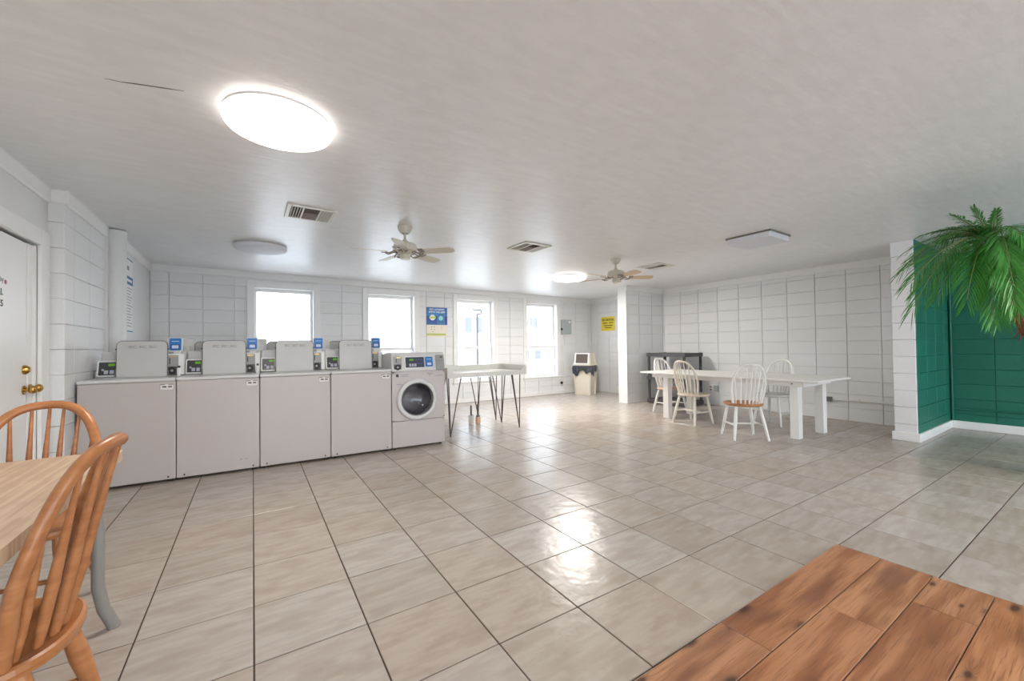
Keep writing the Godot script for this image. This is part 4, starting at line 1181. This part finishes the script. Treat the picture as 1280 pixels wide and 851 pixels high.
	t = thing("hose_bib", "small black fitting low on the wall right of the last window", "fitting", P(6.62, 0.27, BACK - 0.01))
	s = ms(); lathe(s, [Vector2(0.034, 0), Vector2(0.034, 0.012), Vector2(0.018, 0.02), Vector2(0.018, 0.05), Vector2(0, 0.052)], 16, Transform3D(z, Vector3.ZERO)); obj("fitting_body", s, M.black, t)
	# tall notice on the left wall
	t = thing("notice", "tall white notice with blue heading on the left wall", "notice", P(-1.21 + 0.004, 1.87, 6.6), PI / 2)
	s = ms(); bx(s, Vector3(0, 0, 0), Vector3(0.5, 0.9, 0.004)); obj("sheet", s, M.paper, t)
	s = ms(); bx(s, Vector3(0, 0.185, 0.0025), Vector3(0.5, 0.1, 0.001)); obj("blue_heading", s, M.poster_teal, t)
	s = ms(); bx(s, Vector3(0, 0.185, 0.0035), Vector3(0.4, 0.03, 0.001)); obj("printed_heading", s, M.print_white, t)
	s = ms(); bx(s, Vector3(0, 0.44, 0.0025), Vector3(0.5, 0.014, 0.001)); bx(s, Vector3(0, -0.43, 0.0025), Vector3(0.5, 0.014, 0.001)); obj("blue_border", s, M.poster_teal, t)
	s = ms()
	for k in 14: bx(s, Vector3(-0.02 * (k % 3), 0.09 - k * 0.035, 0.0025), Vector3(0.42 - 0.04 * (k % 3), 0.008, 0.001))
	bx(s, Vector3(0, 0.33, 0.0025), Vector3(0.12, 0.05, 0.001))
	obj("printed_text", s, M.text_grey, t)
	# round post against the left wall
	t = struct("trim_%d" % trim_n, "round white post between the pilaster and the tall notice", "post")
	t.position = P(-1.175, 0, 5.92)
	s = ms(); lathe(s, [Vector2(0.088, 0), Vector2(0.088, cy(-1.175) - 0.01)], 32); obj("shaft", s, M.paint_wall, t)
	s = ms(); lathe(s, [Vector2(0.094, 0), Vector2(0.094, 0.05), Vector2(0.088, 0.055)], 32); obj("foot_collar", s, M.paint_wall, t)

# ------------------------------------------------------------------ loose things
func clutter() -> void:
	# dark plastic shelving unit in the corner
	var t := thing("plastic_shelf", "dark grey plastic shelving unit in the corner behind the white table", "shelf", P(7.24, 0, 5.14))
	var hx := 0.3; var hz := 0.44
	for y in [0.05, 0.52, 0.99]:
		var s := ms()
		for k in [-1, 1]:
			bx(s, Vector3(k * (hx - 0.012), y, 0), Vector3(0.024, 0.07, hz * 2), 0.004); bx(s, Vector3(0, y, k * (hz - 0.012)), Vector3(hx * 2 - 0.048, 0.07, 0.024), 0.004)
		bx(s, Vector3(0, y + 0.028, 0), Vector3(hx * 2 - 0.04, 0.012, hz * 2 - 0.04))
		for q in 6: bx(s, Vector3(0, y + 0.0, -0.33 + q * 0.132), Vector3(hx * 2 - 0.05, 0.04, 0.012))
		obj("shelf_tray", s, M.shelf_plastic, t)
	for sx in [-1, 1]:
		for sz in [-1, 1]:
			var s := ms()
			var at := Transform3D(Basis(), Vector3(sx * (hx - 0.035), 0, sz * (hz - 0.035)))
			lathe(s, [Vector2(0.034, 0.0), Vector2(0.034, 0.09), Vector2(0.026, 0.1), Vector2(0.026, 0.48), Vector2(0.034, 0.49), Vector2(0.034, 0.56), Vector2(0.026, 0.57), Vector2(0.026, 0.95), Vector2(0.034, 0.96), Vector2(0.034, 1.03), Vector2(0.0, 1.032)], 16, at)
			obj("post", s, M.shelf_plastic, t)
	# bin with swing lid and black liner
	t = thing("trash_bin", "cream trash bin with black liner and swing-door lid in the window corner", "trash can", P(6.94, 0, 7.42), -1.15)
	var s := ms()
	frustum(s, 0.2, 0.19, 0.225, 0.215, 0.0, 0.6); obj("bin_body", s, M.bin_cream, t)
	# liner folded over the rim, hanging to uneven lengths
	s = ms()
	var nv := 64
	var A := []; var B := []; var C := []
	for k in nv:
		var a := TAU * k / nv
		var p := square_point(a)
		var hang := 0.16 + 0.05 * sin(a * 3.0 + 0.6) + 0.035 * sin(a * 7.0) + 0.02 * sin(a * 13.0)
		var puff := 1.06 + 0.03 * sin(a * 11.0) + 0.025 * sin(a * 17.0 + 1.0)
		A.append(Vector3(p.x * 0.226, 0.715, p.y * 0.216)); B.append(Vector3(p.x * 0.232 * puff, 0.66, p.y * 0.222 * puff)); C.append(Vector3(p.x * 0.226 * (1.03 + 0.05 * sin(a * 9.0)), 0.69 - hang, p.y * 0.216 * (1.03 + 0.05 * sin(a * 9.0))))
	for k in nv:
		var k2 := (k + 1) % nv
		poly(s, [A[k], A[k2], B[k2], B[k]], Vector3(0, 0.6, 0)); poly(s, [B[k], B[k2], C[k2], C[k]], Vector3(0, 0.6, 0))
	obj("liner", s, M.liner, t)
	s = ms(); bx(s, Vector3(0, 0.725, 0), Vector3(0.47, 0.025, 0.45), 0.006); frustum(s, 0.222, 0.21, 0.19, 0.15, 0.737, 1.02); var lid := obj("lid", s, M.bin_cream, t)
	var ft := Transform3D(Basis(Vector3.RIGHT, -0.208), Vector3(0, 0.88, 0.184))
	s = ms()
	for k in [-1, 1]:
		bx(s, Vector3(k * 0.17, 0, 0), Vector3(0.035, 0.28, 0.025), 0.004, ft); bx(s, Vector3(0, k * 0.125, 0), Vector3(0.305, 0.03, 0.025), 0.004, ft)
	obj("flap_frame", s, M.bin_white, lid)
	s = ms(); bx(s, Vector3(0, 0, -0.002), Vector3(0.304, 0.22, 0.014), 0.003, ft); obj("swing_flap", s, M.bin_flap, lid)
	# two small hand brushes standing under the folding tables
	t = thing("hand_brush", "small brush with dark handle and tan bristles under the folding table", "brush", P(3.0, 0, 5.62), 0.2, "cleaning brushes under the folding table")
	s = ms(); bx(s, Vector3(0, 0.06, 0), Vector3(0.075, 0.11, 0.05), 0.01); obj("bristles", s, M.bristle, t)
	s = ms(); bx(s, Vector3(0, 0.125, 0), Vector3(0.06, 0.03, 0.04), 0.008); bx(s, Vector3(0, 0.22, 0), Vector3(0.034, 0.18, 0.022), 0.008); obj("handle", s, M.shelf_plastic, t)
	t = thing("scrub_brush", "dark-handled scrub brush in a clear cup under the folding table", "brush", P(2.88, 0, 5.62), 0.0, "cleaning brushes under the folding table")
	s = ms(); lathe(s, [Vector2(0.0, 0.002), Vector2(0.04, 0.002), Vector2(0.046, 0.15), Vector2(0.044, 0.15), Vector2(0.038, 0.006), Vector2(0, 0.006)], 20); obj("clear_cup", s, M.clear_plastic, t)
	s = ms(); lathe(s, [Vector2(0.0, 0.008), Vector2(0.03, 0.01), Vector2(0.034, 0.05), Vector2(0.01, 0.08)], 16); obj("bristles", s, M.bristle, t)
	s = ms(); tube(s, [Vector3(0, 0.07, 0), Vector3(0, 0.18, 0), Vector3(0, 0.3, 0)], [0.008, 0.014, 0.012], 10); obj("handle", s, M.shelf_plastic, t)

func square_point(a: float) -> Vector2:
	var c := cos(a); var q := sin(a)
	var m := maxf(absf(c), absf(q))
	return Vector2(c, q) / lerpf(1.0, m, 0.93)

func frustum(s: SurfaceTool, x0: float, z0: float, x1: float, z1: float, y0: float, y1: float) -> void:
	var lo := []; var hi := []
	var mid := Vector3(0, (y0 + y1) / 2, 0)
	for q in [[-1, -1], [1, -1], [1, 1], [-1, 1]]:
		var e := 0.03
		for w in [[1.0, 1.0 - e / 0.2], [1.0 - e / 0.2, 1.0]]:
			var order = w if (q[0] * q[1] > 0) == true else [w[1], w[0]]
			lo.append(Vector3(q[0] * x0 * order[1], y0, q[1] * z0 * order[0])); hi.append(Vector3(q[0] * x1 * order[1], y1, q[1] * z1 * order[0]))
	for k in 8:
		var k2 := (k + 1) % 8
		poly(s, [lo[k], lo[k2], hi[k2], hi[k]], mid)
	poly(s, lo, mid); poly(s, hi, mid)

# ------------------------------------------------------------------ artificial palm
func palm() -> void:
	var C := P(5.06, 2.0, 0.64)
	var t := thing("palm_tree", "tall artificial palm with drooping green fronds before the teal wall", "palm tree", P(5.8, 0, 0.15))
	var org := t.position
	var s := ms()
	var key := [P(5.8, 0.1, 0.15), P(5.72, 0.5, 0.2), P(5.55, 0.95, 0.3), P(5.32, 1.3, 0.48), P(5.18, 1.65, 0.58), P(5.08, 1.98, 0.63)]
	var cv := Curve3D.new()
	for k in key.size():
		var tn: Vector3 = (key[mini(k + 1, 5)] - key[maxi(k - 1, 0)]) / 6.0
		cv.add_point(key[k] - org, -tn, tn)
	var pts := []; var rr := []
	for k in 41:
		pts.append(cv.sample_baked(cv.get_baked_length() * k / 40.0)); rr.append(lerpf(0.09, 0.045, k / 40.0) + (0.008 if k % 2 == 0 else 0.0))
	tube(s, pts, rr, 14); obj("trunk", s, M.bark, t)
	s = ms(); lathe(s, [Vector2(0, 0), Vector2(0.2, 0), Vector2(0.24, 0.26), Vector2(0.22, 0.26), Vector2(0.2, 0.22), Vector2(0, 0.22)], 28); obj("pot", s, M.shelf_plastic, t)
	# ragged strips of dry bark below the crown
	for k in 6:
		var a := TAU * k / 6.0
		var d := Vector3(cos(a), 0, sin(a))
		var p0: Vector3 = pts[25 + k % 3]; var p1: Vector3 = pts[23 + k % 2]
		s = ms(); tube(s, [p0 + d * 0.06, p0.lerp(p1, 0.6) + d * 0.095, p1 + d * (0.13 + 0.02 * (k % 3))], [0.022, 0.018, 0.004], 6, 0.35); obj("bark_strip", s, M.bark, t)
	# each frond: tip, how high it arches, colour, leaflet length
	var fronds := [
		[P(4.78, 1.98, 1.08), 0.2, "frond", 0.9], [P(4.55, 1.78, 1.06), 0.27, "frond", 0.9], [P(4.22, 1.66, 0.93), 0.26, "frond", 0.85], [P(4.42, 1.47, 0.97), 0.4, "frond", 0.85], [P(4.6, 1.9, 1.0), 0.22, "frond", 0.9],
		[P(4.52, 1.50, 0.70), 0.34, "frond", 0.95], [P(4.78, 1.38, 0.61), 0.26, "frond", 1.0], [P(4.62, 1.76, 0.5), 0.32, "frond", 1.2], [P(4.85, 1.5, 0.42), 0.36, "frond", 1.0], [P(4.72, 1.9, 0.42), 0.24, "frond", 1.1],
		[P(4.7, 2.2, 0.8), 0.05, "frond", 0.6], [P(4.98, 2.28, 0.72), 0.01, "frond", 0.55], [P(5.14, 2.26, 0.62), 0.02, "frond", 0.55], [P(4.74, 2.1, 0.86), 0.12, "frond", 0.8], [P(4.62, 2.0, 0.84), 0.2, "frond", 0.9], [P(4.7, 2.08, 0.95), 0.14, "frond", 0.8],
		[P(4.82, 1.37, 0.58), 0.24, "frond", 1.1], [P(4.74, 1.46, 0.5), 0.28, "frond", 1.1], [P(4.56, 1.58, 0.48), 0.3, "frond", 1.1], [P(4.8, 1.6, 0.4), 0.28, "frond", 1.1], [P(5.0, 1.5, 0.46), 0.2, "frond", 1.2], [P(5.0, 1.6, 0.2), 0.3, "frond", 1.0], [P(4.95, 1.42, 0.5), 0.26, "frond", 1.1], [P(5.0, 1.5, 0.38), 0.3, "frond", 1.0], [P(5.6, 1.6, 0.3), 0.3, "frond", 1.0], [P(5.7, 1.75, 0.75), 0.26, "frond", 1.0], [P(5.5, 1.6, 1.05), 0.3, "frond", 1.0], [P(5.1, 1.65, 0.0), 0.3, "frond", 1.0], [P(5.5, 1.7, 0.05), 0.28, "frond", 1.0], [P(5.0, 1.6, 1.1), 0.3, "frond", 1.0]]
	for q in fronds: frond(t, C - org, q[0] - org, q[1], M[q[2]], q[3])

func frond(t: Node3D, a: Vector3, tip: Vector3, arch: float, m: Material, leafy: float) -> void:
	var mid := a.lerp(tip, 0.45) + Vector3.UP * arch
	var curve := []
	var n := 36
	for k in n + 1:
		var v := float(k) / n
		curve.append(a.lerp(mid, v).lerp(mid.lerp(tip, v), v))
	var s := ms()
	var r := []
	for k in n + 1: r.append(lerpf(0.009, 0.002, float(k) / n))
	tube(s, curve, r, 5)
	var f := obj("frond", s, M.rachis, t)
	s = ms()
	var long := maxf((tip - a).length(), 0.5)
	for k in range(5, n + 1):
		var v := float(k) / n
		var i := mini(k, n - 1)
		var p: Vector3 = curve[k]
		var fw: Vector3 = (curve[i + 1] - curve[i]).normalized()
		var side := fw.cross(Vector3.UP).normalized()
		var up := side.cross(fw).normalized()
		for sg in [-1, 1]:
			var L: float = leafy * long * 0.33 * (0.4 + 0.6 * sin(v * PI * 0.8 + 0.3)) * rng.randf_range(0.85, 1.12)
			var dir: Vector3 = (side * sg * lerpf(0.9, 0.35, v) + fw * lerpf(0.6, 1.0, v) + up * rng.randf_range(0.0, 0.25)).normalized()
			var droop := Vector3.DOWN * L * rng.randf_range(0.2, 0.5)
			var q1 := p + dir * L * 0.4 + droop * 0.12; var q2 := p + dir * L * 0.75 + droop * 0.5; var q3 := p + dir * L + droop
			var nn: Vector3 = dir.cross(fw)
			nn = (nn if nn.y > 0 else -nn).normalized()
			var w1: Vector3 = dir.cross(nn).normalized() * 0.0045
			tri(s, p, q1 + w1, q1 - w1, nn, nn, nn)
			tri(s, q1 + w1, q2 + w1 * 0.8, q2 - w1 * 0.8, nn, nn, nn); tri(s, q1 + w1, q2 - w1 * 0.8, q1 - w1, nn, nn, nn)
			tri(s, q2 + w1 * 0.8, q3, q2 - w1 * 0.8, nn, nn, nn)
	var lf := obj("leaflets", s, m, f)
	lf.set_meta("kind", "stuff")
